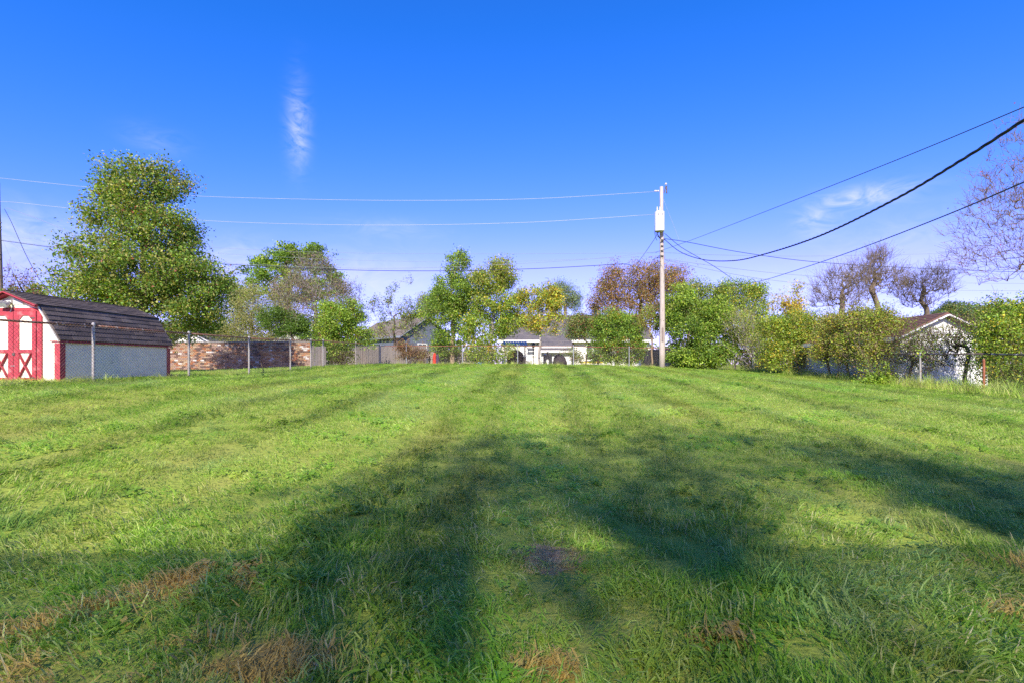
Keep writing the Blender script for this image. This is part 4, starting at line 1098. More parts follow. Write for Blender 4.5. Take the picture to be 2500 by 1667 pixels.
# ------------------------------------------------------------------ houses
def lap_wall(b, x0, x1, y, z0, z1, step=.12, proud=.014, face=-1):
    z = z0
    while z < z1 - .01:
        zt = min(z + step, z1)
        b.add([(x0, y + face * proud, z), (x1, y + face * proud, z), (x1, y, zt), (x0, y, zt), (x0, y, z), (x1, y, z)], [(0, 1, 2, 3), (0, 4, 5, 1)])
        z = zt
def gable_house(name, label, cat, origin, rz, w, l, wall_h, rise, wall_mat, gable_mat, roof_mat, trim_mat, over=.3, windows=(), lap=.12, base_mat=None, side_windows=(), skirt=1.0):
    """gable end faces local -Y with its middle at the origin; ridge runs along +Y"""
    root = empty(name, origin, rz); tag(root, label, cat)
    h = w / 2
    b = MB()
    b.box(-h, h, 0, l, -skirt, wall_h)
    lap_wall(b, -h, h, 0, .0, wall_h, lap)
    b.build('wall', MATS[wall_mat], root)
    gb = MB().prism([(-h, wall_h), (h, wall_h), (0, wall_h + rise)], .002, l - .002)
    z = wall_h
    while z < wall_h + rise - .02:
        f = 1 - (z - wall_h) / rise; f2 = 1 - (min(z + lap, wall_h + rise) - wall_h) / rise
        zt = min(z + lap, wall_h + rise)
        gb.add([(-h * f, -.014, z), (h * f, -.014, z), (h * f2, 0, zt), (-h * f2, 0, zt)], [(0, 1, 2, 3)])
        z = zt
    gb.build('gable', MATS[gable_mat], root)
    sl = rise / h; nz = 1 / math.hypot(1, sl)
    for s in (-1, 1):
        ex = h + over; ez = wall_h - over * sl
        rf = MB().prism([(0, wall_h + rise + .16), (s * ex, ez + .16), (s * ex, ez + .02), (0, wall_h + rise + .02)], -over, l + over)
        n = int(math.hypot(ex, rise) / .16)
        for k in range(n):      # shingle courses stand a little proud
            f0, f1 = k / n, (k + 1) / n
            xa, za = s * ex * f0, wall_h + rise + .16 - (rise + over * sl) * f0; xb, zb = s * ex * f1, wall_h + rise + .16 - (rise + over * sl) * f1
            rf.add([(xa, -over - .004, za + .002), (xa, l + over, za + .002), (xb, l + over, zb + .022), (xb, -over - .004, zb + .022), (xb, -over - .004, zb), (xb, l + over, zb)], [(0, 1, 2, 3), (3, 2, 5, 4)])
        ro = rf.build('roof', MATS[roof_mat], root)
        MB().bar((0, -over - .022, wall_h + rise + .06), (s * (ex + .02), -over - .022, ez + .06), .035, .17, (0, 1, 0)).build('rake_board', MATS[trim_mat], root)
        MB().box(*sorted((s * (ex + .003), s * (ex + .035))), -over, l + over, ez - .02, ez + .15).build('gutter', MATS[trim_mat], root)
        MB().box(*sorted((s * h, s * ex)), -over + .01, l + over - .01, ez - .012, ez + .012).build('soffit', MATS[trim_mat], root)
    def win(parent, x0, x1, z0, z1, M):
        f = MB()
        t = .07
        f.box(x0, x1, -.05, -.004, z0, z0 + t, M); f.box(x0, x1, -.05, -.004, z1 - t, z1, M)
        f.box(x0, x0 + t, -.05, -.004, z0 + t, z1 - t, M); f.box(x1 - t, x1, -.05, -.004, z0 + t, z1 - t, M)
        f.box((x0 + x1) / 2 - .03, (x0 + x1) / 2 + .03, -.045, -.004, z0 + t, z1 - t, M)
        o = f.build('window', MATS['white_paint'], parent)
        MB().box(x0 + t, x1 - t, -.024, -.016, z0 + t, z1 - t, M).build('pane', MATS['glass'], o)
        MB().box(x0 - .06, x1 + .06, -.09, -.004, z0 - .06, z0 - .002, M).build('sill', MATS['white_paint'], o)
    for (x0, x1, z0, z1) in windows: win(root, x0, x1, z0, z1, Matrix.Identity(4))
    for (s, y0, y1, z0, z1) in side_windows:
        M = Matrix.Translation((s * h, 0, 0)) @ Matrix.Rotation(s * math.pi / 2, 4, 'Z')
        xx = sorted((s * y0, s * y1))
        win(root, xx[0], xx[1], z0, z1, M)
    return root
def house_at(px, D, ztop_dummy=0):
    p = at(px, HORY, D); return Vector((p.x, p.y, g(p.x, p.y)))
# the garage right of the fence
gp = Vector((15.46, 19.2, .42))
gable_house('garage', 'white gabled garage with a brown shingle roof behind the right fence', 'garage', gp, 0, 3.26, 7.6, 2.0, .80, 'white_paint', 'white_paint', 'roof_brown', 'white_paint', over=.22, lap=.2)
# grey gabled house beyond the back fence
pg = at(1040, HORY, 44); pg.z = 1.3
gable_house('grey_house', 'blue grey sided house whose gable faces the back fence', 'house', pg, R(46), 5.0, 9, 2.62, 1.65, 'vinyl_grey', 'vinyl_grey', 'roof_tan', 'fascia_blue', over=.3, windows=((-.9, .1, .9, 2.0),))
# white house with brick base, left
pa = at(462, HORY, 40); pa.z = 1.05
gable_house('brick_house', 'brick house with a white gable beyond the garden wall', 'house', pa, R(-4), 4.0, 9, 2.15, .95, 'brick_red', 'vinyl_white', 'roof_grey', 'white_paint', over=.3)
pb = at(704, HORY, 42); pb.z = 1.2
gable_house('cream_house', 'cream gabled house half hidden under the dark green shrub', 'house', pb, R(8), 5.2, 9, 1.95, 1.25, 'vinyl_white', 'vinyl_white', 'roof_grey', 'white_paint', over=.35)

def white_house():
    D = 40.0
    p = at(1400, HORY, D); base = Vector((p.x, p.y, 1.28))
    root = empty('white_house', base, YAW * .4); tag(root, 'long white house with a grey shingle roof across the back fence', 'house')
    s = D / FPX
    def X(px): return (px - 1400) * s
    def Z(py): return EYE + (HORY - py) * s - base.z
    x0, x1 = X(1225), X(1585)
    ze, zr = Z(834), Z(774) + .55
    M = MATS
    b = MB().box(x0, x1, 0, 8, -1, ze + .1); lap_wall(b, x0, x1, 0, -.2, ze, .14); b.build('wall', M['vinyl_white'], root)
    xa, xb = X(1318), X(1394)
    zw = Z(846); yb = -1.6
    b = MB().box(xa + .1, xb - .1, yb, -.02, -1, zw); lap_wall(b, xa + .1, xb - .1, yb, -.2, zw, .14); b.build('projecting_wall', M['vinyl_white'], root)
    # roof
    yr = 4.2; sl = (zr - ze) / (yr + .4)
    def roof(b, xl, xr, y0, z0):
        b.add([(xl, y0, z0), (xr, y0, z0), (xr, yr, zr), (xl, yr, zr), (xl, y0, z0 - .14), (xr, y0, z0 - .14), (xr, yr, zr - .14), (xl, yr, zr - .14)],
              [(0, 1, 2, 3), (4, 7, 6, 5), (0, 4, 5, 1), (1, 5, 6, 2), (3, 2, 6, 7), (0, 3, 7, 4)])
        n = int(math.hypot(yr - y0, zr - z0) / .15)
        for k in range(n):
            f0, f1 = k / n, (k + 1) / n
            ya, za, y2, z2 = y0 + (yr - y0) * f0, z0 + (zr - z0) * f0, y0 + (yr - y0) * f1, z0 + (zr - z0) * f1
            b.add([(xl, ya, za + .022), (xr, ya, za + .022), (xr, y2, z2 + .002), (xl, y2, z2 + .002), (xl, ya, za), (xr, ya, za)], [(0, 1, 2, 3), (4, 5, 1, 0)])
    rf = MB(); roof(rf, x0 - .3, xa - .02, -.4, ze + .12); roof(rf, xb + .02, x1 + .3, -.4, ze + .12)
    zlow = ze + .12 - sl * 1.55
    roof(rf, xa - .019, xb + .019, -1.95, zlow)
    rf.add([(x0 - .3, yr, zr), (x1 + .3, yr, zr), (x1 + .3, 8.6, ze), (x0 - .3, 8.6, ze)], [(0, 1, 2, 3)])
    rf.build('roof', M['roof_grey'], root)
    for (l_, r_, y_, z_) in ((x0 - .3, xa - .02, -.43, ze), (xb + .02, x1 + .3, -.43, ze), (xa - .02, xb + .02, -1.98, zlow - .12)):
        MB().box(l_, r_, y_ - .05, y_ + .024, z_ - .06, z_ + .12).build('gutter', M['white_paint'], root)
        MB().box(l_, r_, y_ + .026, (0 if y_ > -1 else yb) - .016, z_ - .04, z_ - .02).build('soffit', M['vinyl_white'], root)
    def window(a, c, d, e, y, sh=None):
        f = MB(); t = .07
        f.box(a, c, y - .06, y - .016, d, d + t); f.box(a, c, y - .06, y - .016, e - t, e); f.box(a, a + t, y - .06, y - .016, d + t, e - t); f.box(c - t, c, y - .06, y - .016, d + t, e - t)
        f.box(a + t, c - t, y - .052, y - .016, (d + e) / 2 - .03, (d + e) / 2 + .03)
        o = f.build('window', M['white_paint'], root)
        MB().box(a + t, c - t, y - .03, y - .022, d + t, e - t).build('pane', M['glass'], o)
        MB().box(a - .06, c + .06, y - .11, y - .016, d - .07, d - .002).build('sill', M['white_paint'], o)
    window(X(1286), X(1307), Z(867), Z(847), 0)
    window(X(1430), X(1447), Z(878), Z(838), 0); window(X(1449), X(1466), Z(878), Z(838), 0)
    window(X(1520), X(1540), Z(872), Z(842), 0)
    MB().box(X(1397.5), X(1400.5), -.08, -.016, -.3, ze - .08).build('corner_post', M['brick_red'], root)
    MB().box(X(1415), X(1470), -.45, -.3, Z(886), Z(882)).build('yellow_board', M['yellow_paint'], root)
    # carport lintel board and a lower beam
    return root
white_house()
# the house the photograph is taken from, set back so its roof shadow stays out of view
def own_house():
    root = empty('ranch_house', (.3, -5.6, -.1), R(5)); tag(root, 'ranch house behind the viewpoint beyond the added slatted patio cover', 'house')
    M = MATS; x0, x1 = -15.0, 8.6; dep = 7.2
    b = MB().box(x0, x1, -dep, 0, -.5, 2.55); b.build('wall', M['vinyl_white'], root)
    ez, over, rz_ = 2.62, .55, 4.0
    for s in (0, 1):
        y0, y1 = (over, -dep / 2) if s == 0 else (-dep - over, -dep / 2)
        MB().add([(x0 - .4, y0, ez), (x1 + .4, y0, ez), (x1 + .4, y1, rz_), (x0 - .4, y1, rz_), (x0 - .4, y0, ez - .15), (x1 + .4, y0, ez - .15), (x1 + .4, y1, rz_ - .15), (x0 - .4, y1, rz_ - .15)],
                 [(0, 1, 2, 3), (4, 7, 6, 5), (0, 4, 5, 1), (1, 5, 6, 2), (3, 2, 6, 7), (0, 3, 7, 4)]).build('roof', M['roof_grey'], root)
    MB().box(x0 - .4, x1 + .4, over + .003, over + .09, ez - .14, ez - .01).build('gutter', M['white_paint'], root)
    MB().prism([(-dep, 2.55), (0, 2.55), (-dep / 2, 3.8)], 0, .1).build('gable', M['vinyl_white'], root, (x0 + .1, 0, 0), R(90))
    MB().prism([(-dep, 2.55), (0, 2.55), (-dep / 2, 3.8)], 0, .1).build('gable', M['vinyl_white'], root, (x1, 0, 0), R(90))
    for x in (-12.0, -7.5, 3.5, 6.5):
        f = MB().box(x - .6, x + .6, .004, .06, .9, 2.1).build('window', M['white_paint'], root)
        MB().box(x - .52, x + .52, .061, .068, .98, 2.02).build('pane', M['glass'], f)
    dd = MB().box(-3.1, -2.1, .004, .06, -.1, 2.05).build('door', M['white_paint'], root)
    MB().box(-2.25, -2.18, .061, .12, .95, 1.02).build('handle', M['galv_clean'], dd)
own_house()
def patio_cover():  # not part of the place: unseen slats added to half shade the near lawn
    root = empty('patio_cover', (0, -.95, -.1), R(5)); tag(root, 'added unseen slatted patio cover behind the viewpoint half shading the near lawn', 'patio cover')
    M = MATS; x0, x1 = -10.0, 9.0; H = 3.3; dep = 3.4
    sl = MB().box(x0, x1, 0, .0118, H, H + .005).mesh('slat'); sl.materials.append(M['white_paint'])
    n = int(dep / .0315)
    for k in range(n):
        o = bpy.data.objects.new('slat', sl); col.objects.link(o); o.parent = root; o.location = (0, -k * .0315, 0)
    for x in (x0 + .2, -4.9, 4.2, x1 - .2):
        MB().box(x - .018, x + .018, -dep, .02, H - .11, H - .002).build('rafter', M['white_paint'], root)
    for x in (x0 + .2, x1 - .2):
        for y in (-.1, -dep + .1): MB().box(x - .05, x + .05, y - .05, y + .05, -.3, H - .112).build('post', M['white_paint'], root)
patio_cover()

# ------------------------------------------------------------------ wooden fences
def board_fence(name, label, A, B, H, boards_mat, bw=.14, brace=None, rail_mat=None, top_var=.03):
    A = Vector(A); B = Vector(B)
    base = Vector((A.x, A.y, 0)); u = B - A; L_ = Vector((u.x, u.y, 0)).length; ang = math.atan2(u.y, u.x)
    root = empty(name, (A.x, A.y, A.z), ang); tag(root, label, 'fence')
    slope = (B.z - A.z) / L_
    meshes = []
    for k in range(4):
        hh = H + random.uniform(-top_var, top_var)
        me = MB().prism([(0, -.1), (bw - .012, -.1), (bw - .012, hh - .03), (bw - .04, hh), (.028, hh), (0, hh - .03)], -.012, .010).mesh('board')
        me.materials.append(MATS[boards_mat]); meshes.append(me)
    n = int(L_ / bw)
    for i in range(n):
        o = bpy.data.objects.new('board', random.choice(meshes)); col.objects.link(o); o.parent = root
        o.location = (i * bw, random.uniform(-.006, .006), slope * i * bw); o.rotation_euler = (0, random.uniform(-.012, .012), 0)
    for z in (.3, H - .3):
        MB().bar((0, .035, z), (L_, .035, z + slope * L_), .04, .09).build('rail', MATS[rail_mat or boards_mat], root)
    x = 0
    while x <= L_ + .1:
        MB().box(x - .045, x + .045, .058, .148, -.3 + slope * x, H - .05 + slope * x).build('post', MATS[rail_mat or boards_mat], root); x += 2.4
    if brace:
        for (xa, za, xb, zb) in brace:
            MB().bar((xa, -.035, za), (xb, -.035, zb), .03, .09, (0, 1, 0)).build('brace', MATS['board_light'], root)
    return root
def gpos(px, D):
    p = at(px, HORY, D); return Vector((p.x, p.y, g(p.x, p.y)))
board_fence('board_fence', 'dark weathered board fence behind the back chain link fence', gpos(800, 33), gpos(1042, 33), 1.35, 'board_grey')
board_fence('board_fence', 'pale weathered board fence with diagonal gate braces', gpos(1046, 34), gpos(1176, 33.6), .92, 'board_light', brace=[(1.5, .78, 2.35, .35), (3.0, .35, 3.7, .75)])
board_fence('board_fence', 'short grey board screen beside the utility pole', gpos(1565, 35), gpos(1611, 31.2), 1.2, 'board_grey', bw=.12)
board_fence('board_fence', 'grey plank panel in front of the tall pointed tree and vine corner', gpos(762, 25.5), gpos(800, 25.8), 1.1, 'board_grey')

# ------------------------------------------------------------------ small things by the back fence
def lumpy(name, label, cat, px, D, w, d, h, material, seed=1, rough=.12, flat_top=.0, loc_z=None):
    """cloth covered lump standing on the ground"""
    r = np.random.default_rng(seed)
    nz_, na = 12, 22
    V, F = [], []
    ph = r.uniform(0, 6.28, 8)
    for i in range(nz_ + 1):
        t = i / nz_
        for k in range(na):
            a = k / na * 6.2832
            rr = (1 - t ** (2.6 + flat_top)) ** .5 if t < 1 else 0.02
            rr *= 1 + rough * (math.sin(3 * a + ph[0] + 2 * t) + .6 * math.sin(7 * a + ph[1] - 5 * t) + .4 * math.sin(11 * a + ph[2] + 9 * t))
            V.append((w / 2 * rr * math.cos(a), d / 2 * rr * math.sin(a), h * t * (1 + .05 * math.sin(2 * a + ph[3]))))
    for i in range(nz_):
        for k in range(na):
            k2 = (k + 1) % na; F.append((i * na + k, i * na + k2, (i + 1) * na + k2, (i + 1) * na + k))
    F.append(tuple(range(na))[::-1]); F.append(tuple(range(nz_ * na, (nz_ + 1) * na)))
    me = bpy.data.meshes.new(name); me.from_pydata(V, [], F); me.polygons.foreach_set('use_smooth', [True] * len(F))
    p = gpos(px, D)
    o = link_mesh(name, me, MATS[material], None, (p.x, p.y, p.z - .03), 0)
    return tag(o, label, cat)
lumpy('covered_mower', 'hunched black covered mower beside the white house wall', 'cover', 1366, 33.5, .95, .8, .78, 'black_cloth', 2, .07)
lumpy('black_bag', 'round black rubbish bag under the metal canopy', 'bag', 1283, 33, .42, .4, .56, 'black_cloth', 3, .08)
lumpy('covered_furniture', 'dark brown covered furniture under the metal canopy', 'cover', 1258, 34, 1.2, .9, 1.05, 'black_cloth', 4, .05, 1.5)  # stands for the dark area under the canopy
lumpy('blue_bag', 'large crumpled blue bag beside the yellowing tree', 'bag', 1171, 31.3, .34, .3, .24, 'blue_bag', 5, .12)
lumpy('blue_bag', 'small blue bag left of the large blue bag', 'bag', 1163, 31.0, .17, .17, .16, 'blue_bag', 6, .12)
lumpy('red_bundle', 'upright red cloth bundle at the back fence', 'bundle', 1061, 31.0, .24, .2, .80, 'red_cloth', 7, .10, 1.2)
lumpy('plum_bundle', 'dark plum cloth bundle beside the red bundle', 'bundle', 1068.5, 31.0, .22, .2, .76, 'plum_cloth', 8, .10, 1.2)
def blue_tarp():
    p = gpos(1624, 31.4)
    V, F = [], []
    nx, nz_ = 16, 18
    for sgn in (0, 1):
        for i in range(nz_ + 1):
            for k in range(nx + 1):
                x = (k / nx - .5) * .62 * (1 + .15 * (1 - i / nz_)); z = i / nz_ * 1.24
                y = .035 * math.sin(k * 1.3 + i * .5) + .02 * math.sin(k * 2.7 - i * .9) - .10 * (1 - i / nz_) + (.22 * math.sin(math.pi * k / nx) + .05 if sgn else 0)
                V.append((x, y, z))
    q = (nx + 1) * (nz_ + 1)
    for sgn in (0, 1):
        for i in range(nz_):
            for k in range(nx):
                a = sgn * q + i * (nx + 1) + k; f = (a, a + 1, a + nx + 2, a + nx + 1); F.append(f if not sgn else f[::-1])
    for k in range(nx): a = nz_ * (nx + 1) + k; F.append((a, a + 1, a + 1 + q, a + q))
    for i in range(nz_):
        for k in (0, nx): a = i * (nx + 1) + k; F.append((a, a + nx + 1, a + nx + 1 + q, a + q))
    me = bpy.data.meshes.new('blue_tarp'); me.from_pydata(V, [], F)
    tag(link_mesh('blue_tarp', me, MATS['blue_tarp'], None, (p.x, p.y, p.z - .02), YAW), 'blue tarp draped upright behind the utility pole', 'tarp')
blue_tarp()
def grill():
    p = gpos(1337, 33.2); root = empty('barbecue_grill', p, YAW); tag(root, 'black barbecue grill standing near the white house', 'grill')
    MB().prism([(-.29, .02), (-.12, .02), (-.10, .38), (.10, .38), (.12, .02), (.29, .02), (.29, .62), (.24, .68), (-.24, .68), (-.29, .62)], -.2, .2).build('cabinet', MATS['black_plastic'], root)
    MB().box(-.31, .31, -.22, .22, .682, .72).build('lid', MATS['black_plastic'], root)
    MB().lathe([(.06, .722), (.06, .88), (.075, .88), (.075, .9)], 10).build('chimney', MATS['black_plastic'], root)
    MB().box(-.25, -.12, -.15, .1, .722, .77).build('tray', MATS['blue_bag'], root)
    MB().lathe([(.075, .03), (.08, .2), (.05, .30), (.02, .32)], 10, (0, -.05, 0)).build('gas_bottle', MATS['white_paint'], root)
grill()
def lamp_post():
    p = gpos(1302, 33); root = empty('lamp_post', p, YAW); tag(root, 'black lantern post in front of the white house', 'lamp')
    MB().lathe([(.06, -.1), (.06, .12), (.028, .16), (.025, 1.05), (.04, 1.08), (.022, 1.12), (.022, 1.16)], 10).build('pole', MATS['black_plastic'], root)
    MB().lathe([(.055, 1.17), (.095, 1.20), (.115, 1.38), (.11, 1.39)], 6).build('lantern', MATS['glass'], root)
    MB().lathe([(.15, 1.392), (.12, 1.45), (.04, 1.50), (.02, 1.55)], 6).build('lamp_cap', MATS['black_plastic'], root)
lamp_post()
def canopy():
    p = gpos(1260, 34); root = empty('metal_canopy', p, YAW); tag(root, 'small silver metal canopy on thin legs behind the yellowing tree', 'canopy')
    rf = MB()
    for k in range(9):
        x = -.85 + k * .19
        rf.bar((x, -.75, 1.30), (x, .75, 1.66), .17, .03 if k % 2 else .05)
    rf.build('roof_panel', MATS['vent_grey'], root)
    for x in (-.8, .62):
        for y, h in ((-.7, 1.29), (.7, 1.62)):
            MB().tube([(x, y, -.1), (x, y, h)], .022, 8).build('leg', MATS['galv_clean'], root)
    MB().tube([(.62, -.7, 1.27), (.75, -.7, 1.18), (.85, -.7, 1.0), (.88, -.7, .7), (.86, -.7, -.05)], .022, 8).build('brace', MATS['galv_clean'], root)
canopy()
def plastic_chair():
    p = gpos(1293, 32.2); root = empty('garden_chair', p, R(20)); tag(root, 'small pale plastic chair beside the lantern post', 'chair')
    M = MATS['vinyl_white']
    MB().box(-.2, .2, -.2, .2, .27, .30).build('seat', M, root)
    for x in (-.18, .18):
        for y in (-.18, .18): MB().bar((x, y, -.02), (x * .95, y * .95, .27), .035, .035).build('leg', M, root)
    MB().prism([(-.19, .30), (.19, .30), (.17, .58), (-.17, .58)], .17, .20).build('backrest', M, root)
plastic_chair()
def white_box():
    p = gpos(1186, 34.5); root = empty('storage_box', p, YAW); tag(root, 'white storage box partly hidden by the yellowing tree', 'box')
    MB().box(-.42, .42, -.3, .3, -.05, .78).build('body', MATS['white_paint'], root)
    MB().box(-.45, .45, -.33, .33, .782, .86).build('lid', MATS['white_paint'], root)
white_box()
def white_post():
    p = gpos(1497, 30.7)
    MB().lathe([(.13, -.05), (.13, .40), (.15, .40), (.15, .45), (.05, .50)], 14).build('p', MATS['white_paint'])
    o = bpy.data.objects[-1] if False else [x for x in col.objects if x.name.startswith('p') and x.type == 'MESH' and x.data.name.startswith('p')][-1]
    o.name = 'white_bollard'; o.location = p
    tag(o, 'short white post under the bright green broad shrub', 'post')
white_post()
def dead_stick():
    p = gpos(640, 17.5)
    o = MB().tube([(0, 0, -.05), (.03, .02, .15), (-.06, .02, .42)], [.02, .017, .01], 6).build('broken_stake', MATS['bark_dark'], None, p)
    tag(o, 'short broken wooden stake leaning in the grass before the brick wall', 'stake')
dead_stick()

# ------------------------------------------------------------------ utility poles
def utility_pole(px_base, px_top, y_top, D, label, full=True, wood='pole_wood'):
    b = gpos(px_base, D); t = at(px_top, y_top, D)
    root = empty('utility_pole', b); tag(root, label, 'utility pole')
    H = t.z - b.z; dx = t.x - b.x
    pts = [(dx * f + (.03 * math.sin(f * 5)), .02 * math.sin(f * 4), H * f) for f in (-.02, .1, .25, .4, .55, .7, .85, 1)]
    MB().tube(pts, [.185, .178, .165, .15, .135, .122, .108, .10], 14).build('shaft', MATS[wood], root, smooth=True)
    s = D / FPX
    def P(px, py, dy=0): q = at(px, py, D) - b; q.y += dy; return q
    if full:
        c = P(1607, 545, -.32)
        MB().lathe([(.27, -.60), (.285, -.56), (.285, .46), (.29, .47), (.29, .55), (.25, .58), (.10, .62)], 18, c).build('transformer_tank', MATS['transformer_grey'], root, smooth=False)
        MB().box(c.x - .05, c.x + .2, c.y + .2, c.y + .34, c.z - .3, c.z + .3).build('transformer_bracket', MATS['galv_clean'], root)
        for dx_ in (-.14, .02):
            MB().lathe([(.03, .60), (.055, .66), (.03, .70), (.05, .76), (.028, .80), (.03, .88)], 8, c + Vector((dx_, 0, 0))).build('bushing', MATS['porcelain'], root)
        for dx_ in (-.12, 0, .12):
            MB().lathe([(.02, -.02), (.03, .02), (.02, .05)], 6, c + Vector((dx_, -.28, .35))).build('terminal', MATS['hinge'], root)
        q = P(1622, 460, -.12)
        MB().tube([q + Vector((-.06, 0, -.35)), q + Vector((.04, -.03, .05))], .03, 8).build('cutout_bracket', MATS['hinge'], root)
        MB().lathe([(.03, -.38), (.05, -.3), (.035, -.2), (.05, -.1), (.035, 0), (.045, .08)], 8, q + Vector((.10, -.02, .0))).build('fuse_cutout', MATS['hinge'], root)
        MB().lathe([(.02, .08), (.06, .12), (.07, .18), (.03, .22)], 10, q + Vector((.06, 0, .05))).build('insulator', MATS['porcelain'], root)
        for k in range(3):
            MB().tube([P(1597 + 4 * k, 468, -.05), P(1600 + 4 * k, 467.5, -.05)], .05, 8).build('insulator', MATS['porcelain'], root)
        for k in range(4):
            y0 = 590 + k * 12
            MB().tube([P(1612, y0, -.17), P(1618, y0 + 1, -.17)], .03, 6).build('clamp', MATS['hinge'], root)
        # drip loops
        for k, (a, m_, e) in enumerate((((1600, 535), (1590, 570), (1602, 590)), ((1599, 545), (1594, 580), (1608, 583)), ((1602, 560), (1600, 592), (1620, 588)), ((1600, 570), (1612, 600), (1624, 585)))):
            A, Mm, E_ = P(*a, -.35), P(*m_, -.3), P(*e, -.2)
            pts = [A * (1 - t) ** 2 + Mm * 2 * t * (1 - t) + E_ * t * t for t in np.linspace(0, 1, 9)]
            MB().tube(pts, .016, 5).build('drip_loop', MATS['black_cable'], root)
        for (x, y) in ((1607, 625), (1602, 640), (1598, 630), (1606, 650)):
            MB().tube([P(1612, y, -.15), P(x, y + 2, -.15), P(x - 6, y + 8, -.2)], .018, 5).build('splice', MATS['black_cable'], root)
        MB().box(-.05, .05, -.21, -.18, 1.6, 2.4).build('riser_guard', MATS['pole_dark'], root)
    else:
        for y in (545, 555, 562, 620, 632):
            MB().tube([P(0, y, -.12), P(8, y + 1, -.12)], .04, 6).build('clamp', MATS['hinge'], root)
    return root
utility_pole(1616, 1616, 457, 29.3, 'weathered utility pole carrying a grey transformer at the back fence')
utility_pole(0, -4, 447, 31, 'dark utility pole without transformer at the left edge beyond the shed', False, 'pole_dark')

# ------------------------------------------------------------------ overhead wires
def wire(name, label, pts, rad, material='black_cable', twist=0, n=40):
    P = [at(*p) for p in pts]
    Q = [P[0] * 2 - P[1]] + P + [P[-1] * 2 - P[-2]]
    out = []
    m = max(6, n // (len(P) - 1))
    for i in range(1, len(Q) - 2):
        a, b, c, d = Q[i - 1], Q[i], Q[i + 1], Q[i + 2]
        for k in range(m):
            t = k / m
            out.append(.5 * ((2 * b) + (c - a) * t + (2 * a - 5 * b + 4 * c - d) * t * t + (3 * b - a - 3 * c + d) * t ** 3))
    out.append(P[-1])
    o0 = out[0].copy(); out = [p - o0 for p in out]
    mb = MB()
    if twist:
        fine = []
        for i in range(len(out) - 1):
            for k in range(8): fine.append(out[i].lerp(out[i + 1], k / 8))
        fine.append(out[-1])
        for ph in range(3):
            ln = 0; pl = []
            for i, p in enumerate(fine):
                if i: ln += (p - fine[i - 1]).length
                a = ln * 6.283 / twist + ph * 2.094
                pl.append(p + Vector((math.cos(a), 0, math.sin(a))) * rad * .95)
            mb.tube(pl, rad * .8, 6)
    else: mb.tube(out, rad, 6)
    o = mb.build(name, MATS[material], None, o0, smooth=True)
    return tag(o, label, 'cable', 'overhead wires')
wire('power_line', 'upper pale power line between the two utility poles', [(-3, 435, 31), (220, 458, 31), (455, 478, 31), (740, 487, 30.5), (1000, 490, 30), (1300, 486, 29.6), (1608, 468, 29.3)], .0095, 'pale_cable')
wire('power_line', 'lower pale power line running into the transformer', [(0, 493, 31), (40, 495, 31), (190, 511, 31), (485, 538, 30.8), (740, 548, 30.4), (1000, 550, 30), (1300, 543, 29.6), (1600, 524, 29.2)], .0095, 'pale_cable')
wire('service_cable', 'thick black twisted service cable sweeping up to the right edge', [(1622, 585, 29), (1660, 615, 27), (1715, 634, 23), (1790, 637, 18.5), (1870, 620, 15.2), (2000, 577, 11.4), (2180, 490, 8.3), (2350, 390, 6.6), (2510, 287, 5.6), (2640, 200, 4.9)], .0125, 'black_cable', twist=.7, n=90)
wire('service_cable', 'thin black line rising straight to the upper right corner', [(1600, 617, 29.3), (1690, 586, 25), (1900, 505, 17), (2200, 387, 11), (2510, 258, 8), (2620, 212, 7.3)], .009)
wire('service_cable', 'black line sloping down from the right edge into the hedge', [(2620, 393, 6.8), (2510, 441, 7.8), (2300, 530, 10.5), (2100, 607, 15), (1960, 655, 20), (1850, 688, 25), (1760, 701, 28), (1684, 699, 30.5)], .0125)
wire('service_cable', 'black line dropping steeply from the transformer into the hedge', [(1622, 570, 29.2), (1660, 602, 29.5), (1700, 626, 30), (1750, 655, 30.5), (1810, 697, 31)], .016)
wire('service_cable', 'black cable bowing right from the pole across to the bare apple trees', [(1620, 583, 29.3), (1680, 592, 30), (1800, 615, 32), (1950, 636, 33), (2100, 648, 34), (2300, 658, 35), (2520, 665, 36), (2700, 664, 37)], .018)
wire('telephone_line', 'thin level telephone line right of the pole', [(1616, 617, 29.3), (1750, 623, 33), (1950, 626, 38), (2150, 623, 42), (2400, 617, 46), (2600, 608, 50)], .010, 'grey_cable')
wire('telephone_line', 'upper thin telephone line sagging behind the bare trees', [(1617, 632, 29.3), (1760, 652, 31), (1900, 668, 33), (2060, 680, 35), (2250, 690, 38), (2520, 693, 42)], .012, 'grey_cable')
wire('telephone_line', 'lower thin telephone line sagging behind the bare trees', [(1617, 634, 29.3), (1760, 664, 31), (1880, 684, 33), (2050, 700, 35), (2250, 708, 37), (2520, 711, 40)], .012, 'grey_cable')
wire('guy_wire', 'pale guy wire slanting down right from the pole top', [(1620, 488, 29.3), (1650, 565, 29.8), (1685, 660, 30.2), (1745, 830, 30.8), (1770, 895, 31)], .006, 'pale_cable')
wire('telephone_cable', 'heavy dark telephone cable low between the poles', [(4, 588, 31), (160, 608, 31), (520, 643, 30.8), (800, 658, 30.5), (1050, 662, 30), (1290, 657, 29.7), (1450, 649, 29.5), (1525, 645, 29.4), (1545, 652, 29.4)], .019)
wire('telephone_cable', 'thin grey cable just above the heavy telephone cable', [(5, 586, 31), (160, 606, 31), (520, 640, 30.8), (800, 654, 30.5), (1000, 655, 30), (1200, 648, 29.7), (1450, 632, 29.5), (1612, 614, 29.3)], .009, 'grey_cable')
wire('telephone_cable', 'faint pale cable crossing the twin topped tree', [(6, 576, 31), (60, 582, 31), (180, 594, 31), (450, 614, 31), (720, 630, 31), (950, 638, 31), (1180, 640, 30.6), (1400, 634, 30), (1612, 625, 29.4)], .006, 'grey_cable')
